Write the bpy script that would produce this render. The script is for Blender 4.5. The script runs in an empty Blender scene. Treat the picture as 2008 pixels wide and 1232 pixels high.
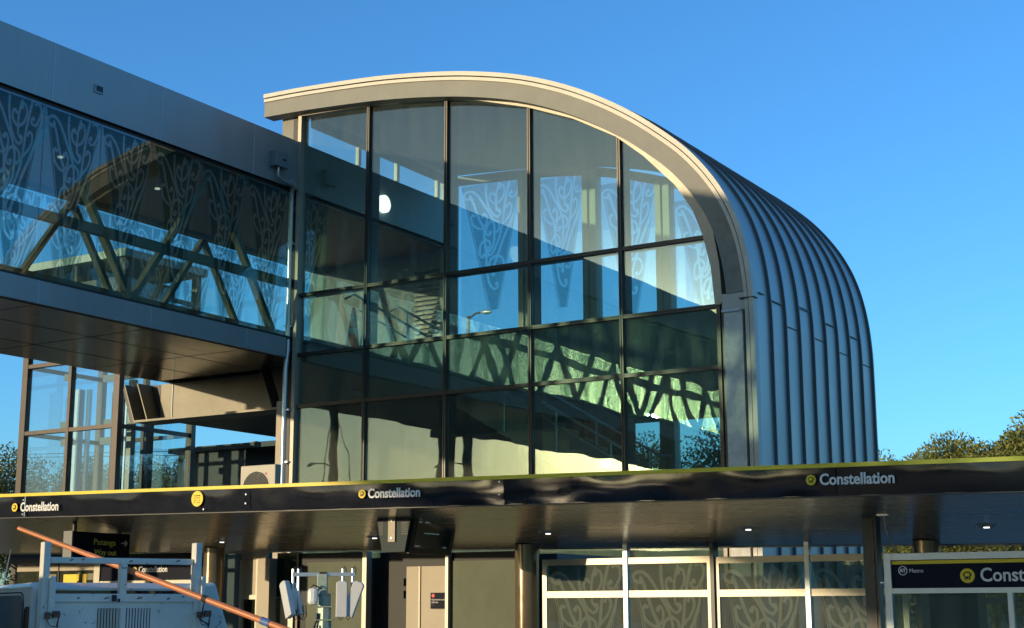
import bpy, math, random
from mathutils import Vector, Matrix
random.seed(7)
R = math.radians
scene = bpy.context.scene
C = scene.collection

# ------------------------------------------------------------ camera
cam_d = bpy.data.cameras.new("camera"); cam = bpy.data.objects.new("camera", cam_d); C.objects.link(cam)
cam.matrix_world = Matrix.Translation((20.17, -23.98, 1.6)) @ Matrix.Rotation(R(31.651), 4, 'Z') @ Matrix.Rotation(R(90 + 11.285), 4, 'X') @ Matrix.Rotation(R(-.176), 4, 'Z')
cam_d.sensor_width = 36; cam_d.lens = 51.88; cam_d.clip_start = .1; cam_d.clip_end = 3000
scene.camera = cam
# ------------------------------------------------------------ sky and sun
SUN_EL = 7.0
sx, sy = -.4415, -.8973                      # horizontal direction towards the sun
w = bpy.data.worlds.new("World"); scene.world = w; w.use_nodes = True
nt = w.node_tree; bg = nt.nodes["Background"]
sky = nt.nodes.new("ShaderNodeTexSky"); sky.sky_type = 'NISHITA'; sky.sun_disc = False
sky.sun_elevation = R(SUN_EL); sky.sun_rotation = math.atan2(sx, sy)
sky.altitude = 0; sky.air_density = 1.0; sky.dust_density = .4; sky.ozone_density = 4.0
# colour of the air: deep clear blue away from the sun, pale warm haze low down around it
tcw = nt.nodes.new("ShaderNodeTexCoord"); dp = nt.nodes.new("ShaderNodeVectorMath"); dp.operation = 'DOT_PRODUCT'
nt.links.new(tcw.outputs["Generated"], dp.inputs[0]); dp.inputs[1].default_value = (sx, sy, 0.1)
mrw = nt.nodes.new("ShaderNodeMapRange"); mrw.interpolation_type = 'SMOOTHSTEP'; mrw.inputs[1].default_value = -.1; mrw.inputs[2].default_value = .85
nt.links.new(dp.outputs["Value"], mrw.inputs[0])
mxw = nt.nodes.new("ShaderNodeMix"); mxw.data_type = 'RGBA'; nt.links.new(mrw.outputs[0], mxw.inputs[0])
mxw.inputs[6].default_value = (1.06, 1.57, 1.84, 1); mxw.inputs[7].default_value = (1.18, 1.10, .95, 1)
mlw = nt.nodes.new("ShaderNodeMix"); mlw.data_type = 'RGBA'; mlw.blend_type = 'MULTIPLY'; mlw.inputs[0].default_value = 1
nt.links.new(sky.outputs[0], mlw.inputs[6]); nt.links.new(mxw.outputs[2], mlw.inputs[7])
# bright aureole of the hazy air round the sun
d2 = nt.nodes.new("ShaderNodeVectorMath"); d2.operation = 'DOT_PRODUCT'; nt.links.new(tcw.outputs["Generated"], d2.inputs[0])
_e = math.radians(SUN_EL); d2.inputs[1].default_value = (sx * math.cos(_e), sy * math.cos(_e), math.sin(_e))
acc = mlw.outputs[2]
for power, amp in ((500, 85.), (90, 6.)):
    pw = nt.nodes.new("ShaderNodeMath"); pw.operation = 'POWER'; pw.use_clamp = True; nt.links.new(d2.outputs["Value"], pw.inputs[0]); pw.inputs[1].default_value = power
    sc1 = nt.nodes.new("ShaderNodeVectorMath"); sc1.operation = 'SCALE'; sc1.inputs[0].default_value = (1, .86, .44); 
    am_ = nt.nodes.new("ShaderNodeMath"); am_.operation = 'MULTIPLY'; am_.inputs[1].default_value = amp; nt.links.new(pw.outputs[0], am_.inputs[0]); nt.links.new(am_.outputs[0], sc1.inputs["Scale"])
    ad = nt.nodes.new("ShaderNodeVectorMath"); ad.operation = 'ADD'; nt.links.new(acc, ad.inputs[0]); nt.links.new(sc1.outputs[0], ad.inputs[1]); acc = ad.outputs[0]
nt.links.new(acc, bg.inputs[0]); bg.inputs[1].default_value = .15
sd = bpy.data.lights.new("sun", 'SUN'); sd.energy = 3.3; sd.angle = R(.5); sd.color = (1, .79, .50)
so = bpy.data.objects.new("sun", sd); C.objects.link(so)
sv = Vector((sx * math.cos(R(SUN_EL)), sy * math.cos(R(SUN_EL)), math.sin(R(SUN_EL))))
so.rotation_euler = sv.to_track_quat('Z', 'Y').to_euler()
scene.view_settings.view_transform = 'Standard'; scene.view_settings.look = 'None'
scene.view_settings.exposure = .35; scene.view_settings.gamma = 1
scene.cycles.max_bounces = 12; scene.cycles.transparent_max_bounces = 40
scene.cycles.glossy_bounces = 5; scene.cycles.diffuse_bounces = 4
scene.cycles.caustics_reflective = False; scene.cycles.caustics_refractive = False
scene.cycles.sample_clamp_indirect = 6

# ------------------------------------------------------------ materials
def base_mat(name):
    m = bpy.data.materials.new(name); m.use_nodes = True
    return m, m.node_tree.nodes, m.node_tree.links, m.node_tree.nodes["Principled BSDF"]
def pbr(name, col, rough=.5, metal=0., var=0., vscale=3., bump=0., bscale=40., spots=0., spotcol=(.7, .65, .5), spotscale=14., stretch=(1, 1, 1), rvar=0., coat=0., noise_detail=6):
    m, N, L, P = base_mat(name)
    P.inputs["Roughness"].default_value = rough; P.inputs["Metallic"].default_value = metal
    P.inputs["Coat Weight"].default_value = coat
    tc = N.new("ShaderNodeTexCoord"); mp = N.new("ShaderNodeMapping"); mp.inputs["Scale"].default_value = stretch
    L.new(tc.outputs["Object"], mp.inputs[0])
    out = None
    ns = N.new("ShaderNodeTexNoise"); ns.inputs["Scale"].default_value = vscale; ns.inputs["Detail"].default_value = noise_detail; ns.inputs["Roughness"].default_value = .65
    L.new(mp.outputs[0], ns.inputs["Vector"])
    mr = N.new("ShaderNodeMapRange"); mr.inputs[1].default_value = .25; mr.inputs[2].default_value = .75
    mr.inputs[3].default_value = 1 - var; mr.inputs[4].default_value = 1 + var
    L.new(ns.outputs[0], mr.inputs[0])
    mx = N.new("ShaderNodeVectorMath"); mx.operation = 'SCALE'; mx.inputs[0].default_value = col
    L.new(mr.outputs[0], mx.inputs["Scale"]); out = mx.outputs[0]
    if spots > 0:
        n2 = N.new("ShaderNodeTexNoise"); n2.inputs["Scale"].default_value = spotscale; n2.inputs["Detail"].default_value = 8; n2.inputs["Roughness"].default_value = .75
        L.new(tc.outputs["Object"], n2.inputs["Vector"])
        cr = N.new("ShaderNodeMapRange"); cr.inputs[1].default_value = .72 - spots * .2; cr.inputs[2].default_value = .75 - spots * .2
        L.new(n2.outputs[0], cr.inputs[0])
        mm = N.new("ShaderNodeMix"); mm.data_type = 'RGBA'; L.new(cr.outputs[0], mm.inputs[0]); L.new(out, mm.inputs[6]); mm.inputs[7].default_value = (*spotcol, 1)
        out = mm.outputs[2]
    L.new(out, P.inputs["Base Color"])
    if rvar > 0:
        r2 = N.new("ShaderNodeMapRange"); r2.inputs[1].default_value = .3; r2.inputs[2].default_value = .7; r2.inputs[3].default_value = max(.02, rough - rvar); r2.inputs[4].default_value = rough + rvar
        L.new(ns.outputs[0], r2.inputs[0]); L.new(r2.outputs[0], P.inputs["Roughness"])
    if bump > 0:
        n3 = N.new("ShaderNodeTexNoise"); n3.inputs["Scale"].default_value = bscale; n3.inputs["Detail"].default_value = 4
        L.new(mp.outputs[0], n3.inputs["Vector"])
        b = N.new("ShaderNodeBump"); b.inputs["Distance"].default_value = bump; L.new(n3.outputs[0], b.inputs["Height"]); L.new(b.outputs[0], P.inputs["Normal"])
    return m
def glass(name, tint=(.55, .72, .72), refl=.12, wave=.0, wscale=.7, dirt=.03, dirtcol=(.6, .6, .5), rough=0., gcol=(1, 1, 1)):
    m, N, L, P = base_mat(name); out = N["Material Output"]; N.remove(P)
    tr = N.new("ShaderNodeBsdfTransparent"); tr.inputs[0].default_value = (*tint, 1)
    gl = N.new("ShaderNodeBsdfGlossy"); gl.inputs["Roughness"].default_value = rough; gl.inputs[0].default_value = (*gcol, 1)
    fr = N.new("ShaderNodeFresnel"); geo = N.new("ShaderNodeNewGeometry"); ri = N.new("ShaderNodeMapRange")
    ri.inputs[3].default_value = 1.5; ri.inputs[4].default_value = 1 / 1.5; L.new(geo.outputs["Backfacing"], ri.inputs[0]); L.new(ri.outputs[0], fr.inputs[0])
    mr = N.new("ShaderNodeMapRange"); mr.inputs[1].default_value = 0; mr.inputs[2].default_value = 1; mr.inputs[3].default_value = refl; mr.inputs[4].default_value = 1
    L.new(fr.outputs[0], mr.inputs[0])
    ms = N.new("ShaderNodeMixShader"); L.new(mr.outputs[0], ms.inputs[0]); L.new(tr.outputs[0], ms.inputs[1]); L.new(gl.outputs[0], ms.inputs[2])
    tc = N.new("ShaderNodeTexCoord")
    if wave > 0:
        ns = N.new("ShaderNodeTexNoise"); ns.inputs["Scale"].default_value = wscale; ns.inputs["Detail"].default_value = 1.5
        L.new(tc.outputs["Object"], ns.inputs["Vector"])
        b = N.new("ShaderNodeBump"); b.inputs["Distance"].default_value = wave; L.new(ns.outputs[0], b.inputs["Height"])
        L.new(b.outputs[0], gl.inputs["Normal"])
    fin = ms.outputs[0]
    if dirt > 0:
        df = N.new("ShaderNodeBsdfDiffuse"); df.inputs[0].default_value = (*dirtcol, 1)
        n2 = N.new("ShaderNodeTexNoise"); n2.inputs["Scale"].default_value = 2.2; n2.inputs["Detail"].default_value = 9; n2.inputs["Roughness"].default_value = .7
        mp = N.new("ShaderNodeMapping"); mp.inputs["Scale"].default_value = (1.6, 1.6, .35)
        L.new(tc.outputs["Object"], mp.inputs[0]); L.new(mp.outputs[0], n2.inputs["Vector"])
        r3 = N.new("ShaderNodeMapRange"); r3.inputs[1].default_value = .3; r3.inputs[2].default_value = .8; r3.inputs[3].default_value = dirt * .3; r3.inputs[4].default_value = dirt * 2
        L.new(n2.outputs[0], r3.inputs[0])
        m2 = N.new("ShaderNodeMixShader"); L.new(r3.outputs[0], m2.inputs[0]); L.new(ms.outputs[0], m2.inputs[1]); L.new(df.outputs[0], m2.inputs[2])
        fin = m2.outputs[0]
    L.new(fin, out.inputs[0])
    return m
def film(name, tint, dcol, fac):
    m, N, L, P = base_mat(name); out = N["Material Output"]; N.remove(P)
    tr = N.new("ShaderNodeBsdfTransparent"); tr.inputs[0].default_value = (*tint, 1)
    d = N.new("ShaderNodeBsdfDiffuse"); d.inputs[0].default_value = (*dcol, 1)
    t2 = N.new("ShaderNodeBsdfTranslucent"); t2.inputs[0].default_value = (*dcol, 1)
    a = N.new("ShaderNodeMixShader"); a.inputs[0].default_value = .5; L.new(d.outputs[0], a.inputs[1]); L.new(t2.outputs[0], a.inputs[2])
    ms = N.new("ShaderNodeMixShader"); ms.inputs[0].default_value = fac; L.new(tr.outputs[0], ms.inputs[1]); L.new(a.outputs[0], ms.inputs[2])
    L.new(ms.outputs[0], out.inputs[0]); return m
def emit(name, col, s):
    m, N, L, P = base_mat(name)
    P.inputs["Base Color"].default_value = (*[c * .5 for c in col], 1); P.inputs["Emission Color"].default_value = (*col, 1); P.inputs["Emission Strength"].default_value = s
    return m
M = {}
M['solar'] = glass("solar_glass", (.80, .94, .91), .06, .0016, .9, .032, (.45, .47, .44), gcol=(.76, .86, .88))
M['solarlow'] = glass("solar_glass_lower", (.78, .93, .88), .10, .0038, .9, .055, (.50, .48, .40), gcol=(.66, .68, .57))
M['spandrel'] = pbr("spandrel_glass", (.004, .012, .018), .03, 0, 0, 2)
M['teal'] = glass("bridge_glass", (.79, .93, .89), .03, .002, .8, .008)
M['teal_back'] = glass("bridge_back_glass", (.93, .98, .98), .015, 0, 1, .01)
M['clear'] = glass("clear_glass", (.92, .97, .97), .03, 0, 1, .01)
M['lift'] = glass("lift_glass", (.84, .93, .95), .03, .002, .8, .006)
M['frit'] = film("dark_frit", (.50, .60, .62), (.25, .30, .28), .10)
M['etch'] = film("etched_lines", (1.0, 1.0, 1.0), (.70, .78, .74), .14)
M['screenfrit'] = film("satin_frit", (.50, .58, .56), (.33, .37, .31), .34)
M['screenetch'] = film("satin_lines", (.70, .78, .74), (.46, .50, .42), .40)
M['frame'] = pbr("dark_anodised_frame", (.055, .05, .042), .38, .35, .1, 4)
M['bronze'] = pbr("bronze_frame", (.085, .070, .060), .35, .6, .1, 4)
M['panel'] = pbr("grey_aluminium_panel", (.33, .35, .345), .42, .25, .13, .9, rvar=.06, stretch=(1, 1, .25))
M['joint'] = pbr("panel_joint", (.42, .50, .56), .5, .2)
M['black'] = pbr("black_recess", (.012, .013, .015), .5)
M['soffit'] = pbr("satin_soffit_panel", (.17, .155, .12), .2, .75, .12, 1.2, stretch=(8, .6, 1), rvar=.06)
M['csoffit'] = pbr("brushed_canopy_soffit", (.48, .42, .32), .24, .45, .10, 1.0, bump=.0004, bscale=1.0, stretch=(1.1, 8, 1), rvar=.05)
M['fascia'] = pbr("olive_grey_fascia", (.215, .215, .185), .6, 0, .12, 1.5, spots=.42, spotcol=(.3, .28, .22), spotscale=22)
M['cap'] = pbr("pale_metal_capping", (.50, .47, .40), .5, .1, .10, 2.5)
M['trim'] = pbr("pale_glazing_trim", (.42, .375, .295), .45, .2, .12, 3)
M['zinc'] = pbr("blue_grey_standing_seam", (.37, .375, .355), .40, .3, .16, 1.6, bump=.0015, bscale=1.3, stretch=(1, 1, .25), rvar=.08)
M['seam'] = pbr("seam_shade_dark", (.12, .135, .145), .45, .3, .1, 3)  # dark tone stands in for dark reflections and shade on the rib sides
M['zincedge'] = pbr("seam_edge", (.42, .50, .55), .35, .8, .05, 2)
M['concrete'] = pbr("precast_concrete", (.62, .60, .53), .85, 0, .22, 6, bump=.002, bscale=60, spots=.25, spotcol=(.20, .19, .17), spotscale=9)
M['patch'] = pbr("scuffed_primer", (.25, .235, .19), .8, 0, .25, 5, spots=.3, spotcol=(.42, .38, .28), spotscale=12)
M['steel'] = pbr("galvanised_pipe", (.55, .60, .64), .3, .7, .08, 6)
M['steelpaint'] = pbr("painted_truss_steel", (.13, .13, .09), .5, .1, .1, 4)
M['darksteel'] = pbr("dark_grey_steel", (.05, .05, .047), .45, .2, .15, 4)
M['beam'] = pbr("weathered_beam_paint", (.19, .175, .135), .5, .3, .18, 1.6, spots=.1, spotcol=(.5, .45, .3))
M['wood'] = pbr("timber_ceiling", (.40, .19, .10), .55, 0, .25, 3, stretch=(12, 1, 1))
M['inner'] = pbr("interior_grey_lining", (.30, .31, .30), .7, 0, .06, 2)
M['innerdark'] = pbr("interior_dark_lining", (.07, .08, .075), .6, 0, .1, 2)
M['floor'] = pbr("interior_floor", (.25, .25, .23), .5, 0, .1, 2)
M['white'] = pbr("white_plastic", (.78, .77, .72), .4)
M['lampwhite'] = emit("lit_bulkhead_lamp", (1, .97, .88), 1.6)
M['dimlamp'] = emit("dim_downlight", (1, .95, .8), .5)
M['orange'] = pbr("cone_orange", (1.0, .20, .07), .5)
M['reflective'] = pbr("cone_white_band", (.72, .70, .62), .4)
M['navy'] = pbr("glossy_black_fascia", (.013, .015, .022), .13, 0, .35, 1.5, bump=.004, bscale=1.3, stretch=(1, 1, 1.6), rvar=.05, spots=.04, spotcol=(.10, .10, .10), spotscale=30)
M['endgrey'] = pbr("sign_end_grey", (.17, .175, .17), .5)
M['signnavy'] = pbr("dark_sign_face", (.007, .009, .022), .6, 0, .2, 2)
M['signnavy'].node_tree.nodes["Principled BSDF"].inputs["Specular IOR Level"].default_value = .12
M['yellow'] = pbr("yellow_edge_strip", (.78, .60, .02), .4, 0, .06, 2)
M['signwhite'] = pbr("sign_white", (.80, .80, .78), .5)
M['signyellow'] = pbr("sign_yellow", (.85, .62, .02), .5)
M['liftedyellow'] = pbr("lifted_yellow_letters", (.95, .80, .15), .6)  # yellow lifted to make up for the sign face lying in shade
M['alum'] = pbr("pale_aluminium_frame", (.42, .39, .31), .4, .3, .08, 4)
M['greyalu'] = pbr("silver_frame", (.50, .56, .58), .4, .4, .06, 4)
M['screenglass'] = glass("shelter_glass", (.62, .72, .69), .09, .001, 2, .12, (.44, .46, .38))
M['frosted'] = pbr("frosted_glass", (.12, .14, .10), .6, 0, .2, 1.6, stretch=(1, 1, .5))
M['frosted'].node_tree.nodes["Principled BSDF"].inputs["Specular IOR Level"].default_value = .15
M['kiosk'] = pbr("beige_wall_panel", (.43, .375, .285), .6, 0, .06, 2)
M['doordark'] = pbr("dark_doorway", (.015, .016, .016), .6)
M['darkglass'] = pbr("dark_window_glass", (.010, .016, .014), .04)
M['greenglass'] = glass("greenish_glass", (.35, .45, .38), .10, .01, 3, .08, (.4, .42, .3))
M['bronzecol'] = pbr("dark_bronze_column", (.22, .17, .11), .22, .55, .1, 3, rvar=.05)
M['asphalt'] = pbr("asphalt", (.055, .053, .05), .9, 0, .25, 2.5, bump=.004, bscale=90)
M['ground'] = pbr("dry_grass_ground", (.10, .10, .05), 1, 0, .35, .15, noise_detail=9)
M['paving'] = pbr("concrete_paving", (.30, .28, .25), .85, 0, .12, 1.5)
M['ute'] = pbr("chipped_white_paint", (.72, .69, .60), .45, 0, .12, 3, spots=.55, spotcol=(.07, .05, .045), spotscale=15)
M['utecab'] = pbr("white_cab_paint", (.72, .71, .65), .25, 0, .05, 1.5, coat=.5)
M['cabglass'] = pbr("cab_glass_reflection_grey", (.13, .16, .17), .06)  # grey base stands in for the reflection on the side window
M['rubber'] = pbr("black_rubber", (.02, .02, .022), .7)
M['rust'] = pbr("rusty_latch", (.14, .07, .045), .7, .2, .4, 30)
M['pole'] = pbr("orange_brown_pole", (.58, .20, .07), .42, 0, .14, 2.2, stretch=(1, 1, 1))
M['bluetape'] = pbr("blue_band", (.08, .16, .36), .5)
M['antenna'] = pbr("antenna_radome", (.56, .57, .56), .5, 0, .05, 5)
M['mast'] = pbr("mast_green_grey", (.34, .42, .35), .5, .3, .15, 8)
M['screen'] = pbr("display_screen", (.004, .010, .014), .12)
M['screentext'] = emit("display_text", (.35, .55, .60), .35)
M['boxgrey'] = pbr("box_grey", (.20, .26, .28), .45, .2)
M['casing'] = pbr("blue_grey_casing", (.045, .062, .064), .6, 0, .1, 10)
M['casing'].node_tree.nodes["Principled BSDF"].inputs["Specular IOR Level"].default_value = .15
M['backcol'] = pbr("back_column_paint", (.42, .39, .28), .5, 0, .08, 4)
M['barkm'] = pbr("bark", (.12, .09, .06), .9, 0, .3, 8)
M['acbody'] = pbr("cream_unit_casing", (.46, .43, .35), .5, 0, .04, 3)
M['red'] = pbr("red_mark", (.65, .03, .03), .5)
M['wire'] = pbr("black_cable", (.015, .015, .015), .6)
M['timberpole'] = pbr("grey_timber_pole", (.30, .25, .19), .9, 0, .2, 6)
def leafmat(name, c1, c2):
    m, N, L, P = base_mat(name); out = N["Material Output"]
    g = N.new("ShaderNodeObjectInfo"); ge = N.new("ShaderNodeNewGeometry")
    mx = N.new("ShaderNodeMix"); mx.data_type = 'RGBA'; L.new(ge.outputs["Random Per Island"], mx.inputs[0])
    mx.inputs[6].default_value = (*c1, 1); mx.inputs[7].default_value = (*c2, 1)
    L.new(mx.outputs[2], P.inputs["Base Color"]); P.inputs["Roughness"].default_value = .6
    t = N.new("ShaderNodeBsdfTranslucent"); L.new(mx.outputs[2], t.inputs[0])
    s = N.new("ShaderNodeMixShader"); s.inputs[0].default_value = .3; L.new(P.outputs[0], s.inputs[1]); L.new(t.outputs[0], s.inputs[2]); L.new(s.outputs[0], out.inputs[0])
    return m
M['leafgold'] = leafmat("olive_gold_leaves", (.085, .115, .028), (.34, .34, .09))
M['leafdark'] = leafmat("dark_green_leaves", (.055, .08, .026), (.21, .22, .065))

# ------------------------------------------------------------ mesh helpers
class MB:
    def __init__(s): s.v = []; s.f = []; s.m = []; s.sm = []; s.mi = 0
    def add(s, vs, fs, smooth=False):
        o = len(s.v); s.v += [tuple(v) for v in vs]
        for f in fs: s.f.append([o + i for i in f]); s.m.append(s.mi); s.sm.append(smooth)
        return s
    def box(s, x0, y0, z0, x1, y1, z1):
        return s.add([(x0, y0, z0), (x1, y0, z0), (x1, y1, z0), (x0, y1, z0), (x0, y0, z1), (x1, y0, z1), (x1, y1, z1), (x0, y1, z1)],
                     [(3, 2, 1, 0), (4, 5, 6, 7), (0, 1, 5, 4), (1, 2, 6, 5), (2, 3, 7, 6), (3, 0, 4, 7)])
    def hexa(s, b, t):           # bottom and top quads, counter-clockwise seen from above
        return s.add(list(b) + list(t), [(3, 2, 1, 0), (4, 5, 6, 7), (0, 1, 5, 4), (1, 2, 6, 5), (2, 3, 7, 6), (3, 0, 4, 7)])
    def beam(s, p, q, w, h, up=(0, 0, 1)):
        p = Vector(p); q = Vector(q); d = (q - p).normalized(); u = Vector(up)
        a = d.cross(u)
        if a.length < 1e-4: a = d.cross(Vector((1, 0, 0)))
        a.normalize(); b = a.cross(d).normalized(); a *= w / 2; b *= h / 2
        return s.add([p - a - b, p + a - b, p + a + b, p - a + b, q - a - b, q + a - b, q + a + b, q - a + b],
                     [(0, 1, 2, 3), (7, 6, 5, 4), (4, 5, 1, 0), (5, 6, 2, 1), (6, 7, 3, 2), (7, 4, 0, 3)])
    def tube(s, pts, r, n=10, cap=True):
        pts = [Vector(p) for p in pts]; rs = r if isinstance(r, (list, tuple)) else [r] * len(pts)
        vs = []; prev = None
        for i, p in enumerate(pts):
            d = (pts[min(i + 1, len(pts) - 1)] - pts[max(i - 1, 0)]).normalized()
            if prev is None:
                a = d.cross(Vector((0, 0, 1)))
                if a.length < .05: a = d.cross(Vector((1, 0, 0)))
            else: a = prev - d * prev.dot(d)
            a.normalize(); prev = a; b = d.cross(a)
            for k in range(n):
                t = 2 * math.pi * k / n; vs.append(p + (a * math.cos(t) + b * math.sin(t)) * rs[i])
        fs = []
        for i in range(len(pts) - 1):
            for k in range(n): fs.append((i * n + k, i * n + (k + 1) % n, (i + 1) * n + (k + 1) % n, (i + 1) * n + k))
        s.add(vs, fs, True)
        if cap:
            s.add([vs[k] for k in range(n)], [tuple(range(n - 1, -1, -1))]); s.add(vs[-n:], [tuple(range(n))])
        return s
    def cyl(s, c, r, z0, z1, n=24, r2=None): return s.tube([(c[0], c[1], z0), (c[0], c[1], z1)], [r, r if r2 is None else r2], n)
    def disc(s, c, r, ax, th=.01, n=24):
        c = Vector(c); ax = Vector(ax).normalized(); return s.tube([c, c + ax * th], r, n)
    def prism(s, poly, y0, y1):   # polygon in (x, z), extruded along y; polygon counter-clockwise seen from -y
        n = len(poly)
        vs = [(x, y0, z) for x, z in poly] + [(x, y1, z) for x, z in poly]
        return s.add(vs, [tuple(range(n)), tuple(range(2 * n - 1, n - 1, -1))] + [(i, i + n, (i + 1) % n + n, (i + 1) % n) for i in range(n)])
    def strip(s, A, B, y0, y1, smooth=False):   # solid band between two (x, z) polylines of equal length, from y0 to y1
        n = len(A); vs = [(x, y0, z) for x, z in A] + [(x, y0, z) for x, z in B] + [(x, y1, z) for x, z in A] + [(x, y1, z) for x, z in B]
        for i in range(n - 1):
            q = [vs[i], vs[i + 1], vs[n + i + 1], vs[n + i]]; r = [vs[2 * n + i], vs[2 * n + i + 1], vs[3 * n + i + 1], vs[3 * n + i]]
            s.add(q + r, [(0, 3, 2, 1), (4, 5, 6, 7)])
        s.add([vs[i] for i in range(n)] + [vs[2 * n + i] for i in range(n)], [(i, i + 1, n + i + 1, n + i) for i in range(n - 1)], smooth)
        s.add([vs[n + i] for i in range(n)] + [vs[3 * n + i] for i in range(n)], [(i, n + i, n + i + 1, i + 1) for i in range(n - 1)], smooth)
        for i in (0, n - 1): s.add([vs[i], vs[n + i], vs[3 * n + i], vs[2 * n + i]], [(0, 1, 2, 3)])
        return s
ORG = {}
def local_of(parent):
    o = Matrix.Identity(4)
    while parent is not None: o = ORG.get(parent.name, Matrix.Identity(4)) @ o; parent = parent.parent
    return o
def build(name, mb, mats, parent=None, label=None, local=False, bevel=0):
    if not isinstance(mats, (list, tuple)): mats = [mats]
    me = bpy.data.meshes.new(name)
    vs = mb.v
    if parent is not None and not local:
        inv = local_of(parent).inverted(); vs = [tuple(inv @ Vector(v)) for v in vs]
    me.from_pydata(vs, [], mb.f)
    me.polygons.foreach_set("material_index", mb.m)
    me.polygons.foreach_set("use_smooth", mb.sm)
    for m in mats: me.materials.append(M[m] if isinstance(m, str) else m)
    me.update()
    if any(mb.sm): me.set_sharp_from_angle(angle=R(42))
    o = bpy.data.objects.new(name, me); C.objects.link(o)
    if parent is not None: o.parent = parent
    if label: o['label'] = label
    if bevel:
        b = o.modifiers.new("bevel", 'BEVEL'); b.width = bevel; b.segments = 2; b.limit_method = 'ANGLE'
    return o
def tag(o, label=None, cat=None, group=None, kind=None):
    if label: o['label'] = label
    if cat: o['category'] = cat
    if group: o['group'] = group
    if kind: o['kind'] = kind
    return o
def thing(name, label, cat, loc=(0, 0, 0), rotz=0, group=None):
    o = bpy.data.objects.new(name, None); C.objects.link(o); o.location = loc; o.rotation_euler = (0, 0, rotz); o.empty_display_size = .2
    ORG[o.name] = Matrix.Translation(loc) @ Matrix.Rotation(rotz, 4, 'Z')
    return tag(o, label, cat, group)
def B(x0, y0, z0, x1, y1, z1): return MB().box(x0, y0, z0, x1, y1, z1)
def text(s, size, loc, parent, mat, name='lettering', slope=0., extrude=.004, bold=.0, xs=1., align='LEFT', rotz=0., local=False):
    cu = bpy.data.curves.new("t", 'FONT'); cu.body = s; cu.size = size; cu.extrude = extrude; cu.offset = bold; cu.align_x = align; cu.resolution_u = 3
    o = bpy.data.objects.new("t", cu); C.objects.link(o); dg = bpy.context.evaluated_depsgraph_get(); dg.update()
    me = bpy.data.meshes.new_from_object(o.evaluated_get(dg)); C.objects.unlink(o); bpy.data.objects.remove(o)
    T = Matrix.Translation(loc) @ Matrix.Rotation(rotz, 4, 'Z') @ Matrix.Rotation(slope, 4, 'Y') @ Matrix.Rotation(R(90), 4, 'X') @ Matrix.Diagonal((xs, 1, 1, 1))
    me.transform((Matrix.Identity(4) if local else local_of(parent).inverted()) @ T)
    me.materials.append(M[mat]); me.name = name
    ob = bpy.data.objects.new(name, me); C.objects.link(ob); ob.parent = parent; return ob
def bus_emblem(cx, y, cz, r, parent, local=False):
    m = MB(); m.mi = 0; m.disc((cx, y, cz), r, (0, -1, 0), .006, 32)
    m.mi = 1; k = r
    P = lambda pts, t: m.prism([(cx + a * k, cz + b * k) for a, b in pts], y - t, y - .005)
    P([(-.38, -.42), (.38, -.42), (.46, .1), (.40, .44), (.2, .56), (-.2, .56), (-.40, .44), (-.46, .1)], .010)
    P([(-.36, -.58), (-.22, -.58), (-.22, -.40), (-.36, -.40)], .010); P([(.22, -.58), (.36, -.58), (.36, -.40), (.22, -.40)], .010)
    P([(-.56, .0), (-.47, .0), (-.47, .34), (-.56, .34)], .010); P([(.47, .0), (.56, .0), (.56, .34), (.47, .34)], .010)
    m.mi = 0
    P([(-.30, -.10), (.30, -.10), (.34, .12), (.28, .38), (-.28, .38), (-.34, .12)], .014)
    m.disc((cx - .22 * k, y - .010, cz - .28 * k), .07 * k, (0, -1, 0), .005, 10); m.disc((cx + .22 * k, y - .010, cz - .28 * k), .07 * k, (0, -1, 0), .005, 10)
    return build('bus_emblem', m, ['signyellow', 'signnavy'], parent, local=local)
def crom(pts, n=8):
    P = [pts[0]] + list(pts) + [pts[-1]]; out = []
    for i in range(1, len(P) - 2):
        for k in range(n):
            t = k / n; a, b, c, d = P[i - 1], P[i], P[i + 1], P[i + 2]
            out.append(tuple(.5 * ((2 * b[j]) + (-a[j] + c[j]) * t + (2 * a[j] - 5 * b[j] + 4 * c[j] - d[j]) * t * t + (-a[j] + 3 * b[j] - 3 * c[j] + d[j]) * t ** 3) for j in range(len(b))))
    out.append(tuple(pts[-1])); return out

# koru panel pattern, traced in a 490 x 990 unit field hanging from the top of a pane
KORU = [
 ([(150,205),(120,205),(98,182),(115,155),(160,150),(215,195),(275,290),(325,375),(348,440),(352,510),(345,590),(318,645),(300,640),(300,620)],19),
 ([(150,185),(180,255),(225,380),(262,460),(272,570),(286,670),(290,790),(310,900),(350,950),(378,935),(372,912)],19),
 ([(282,120),(284,200),(304,295),(345,365),(382,382),(402,360),(392,340)],18),
 ([(390,120),(368,200),(365,285),(372,330),(398,345)],16),
 ([(350,205),(335,188),(316,205),(318,245),(360,278),(410,250),(432,195),(425,150),(402,135),(392,155)],17),
 ([(476,105),(452,200),(432,310),(420,420),(400,520),(362,620),(325,680),(300,672)],18),
 ([(505,118),(530,108),(552,130),(550,180),(515,240),(480,240),(474,215),(490,208)],17),
 ([(566,200),(530,320),(478,450),(425,560),(385,670),(352,760),(342,830)],20),
 ([(188,350),(172,345),(160,370),(180,425),(240,462),(284,430),(290,375),(268,345),(256,365)],17),
 ([(452,318),(462,298),(486,305),(488,350),(462,405),(425,440)],16),
 ([(350,410),(308,425),(284,475),(290,515),(315,520),(318,500)],16),
 ([(350,410),(385,435),(390,480),(370,505),(352,495)],16),
 ([(275,550),(240,590),(232,660),(250,692),(266,675)],16),
 ([(275,550),(312,575),(315,610),(295,622)],16),
 ([(372,690),(325,712),(306,765),(318,800),(338,785)],16),
 ([(372,690),(415,715),(424,770),(400,815),(378,805)],16),
]
import numpy as np
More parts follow.
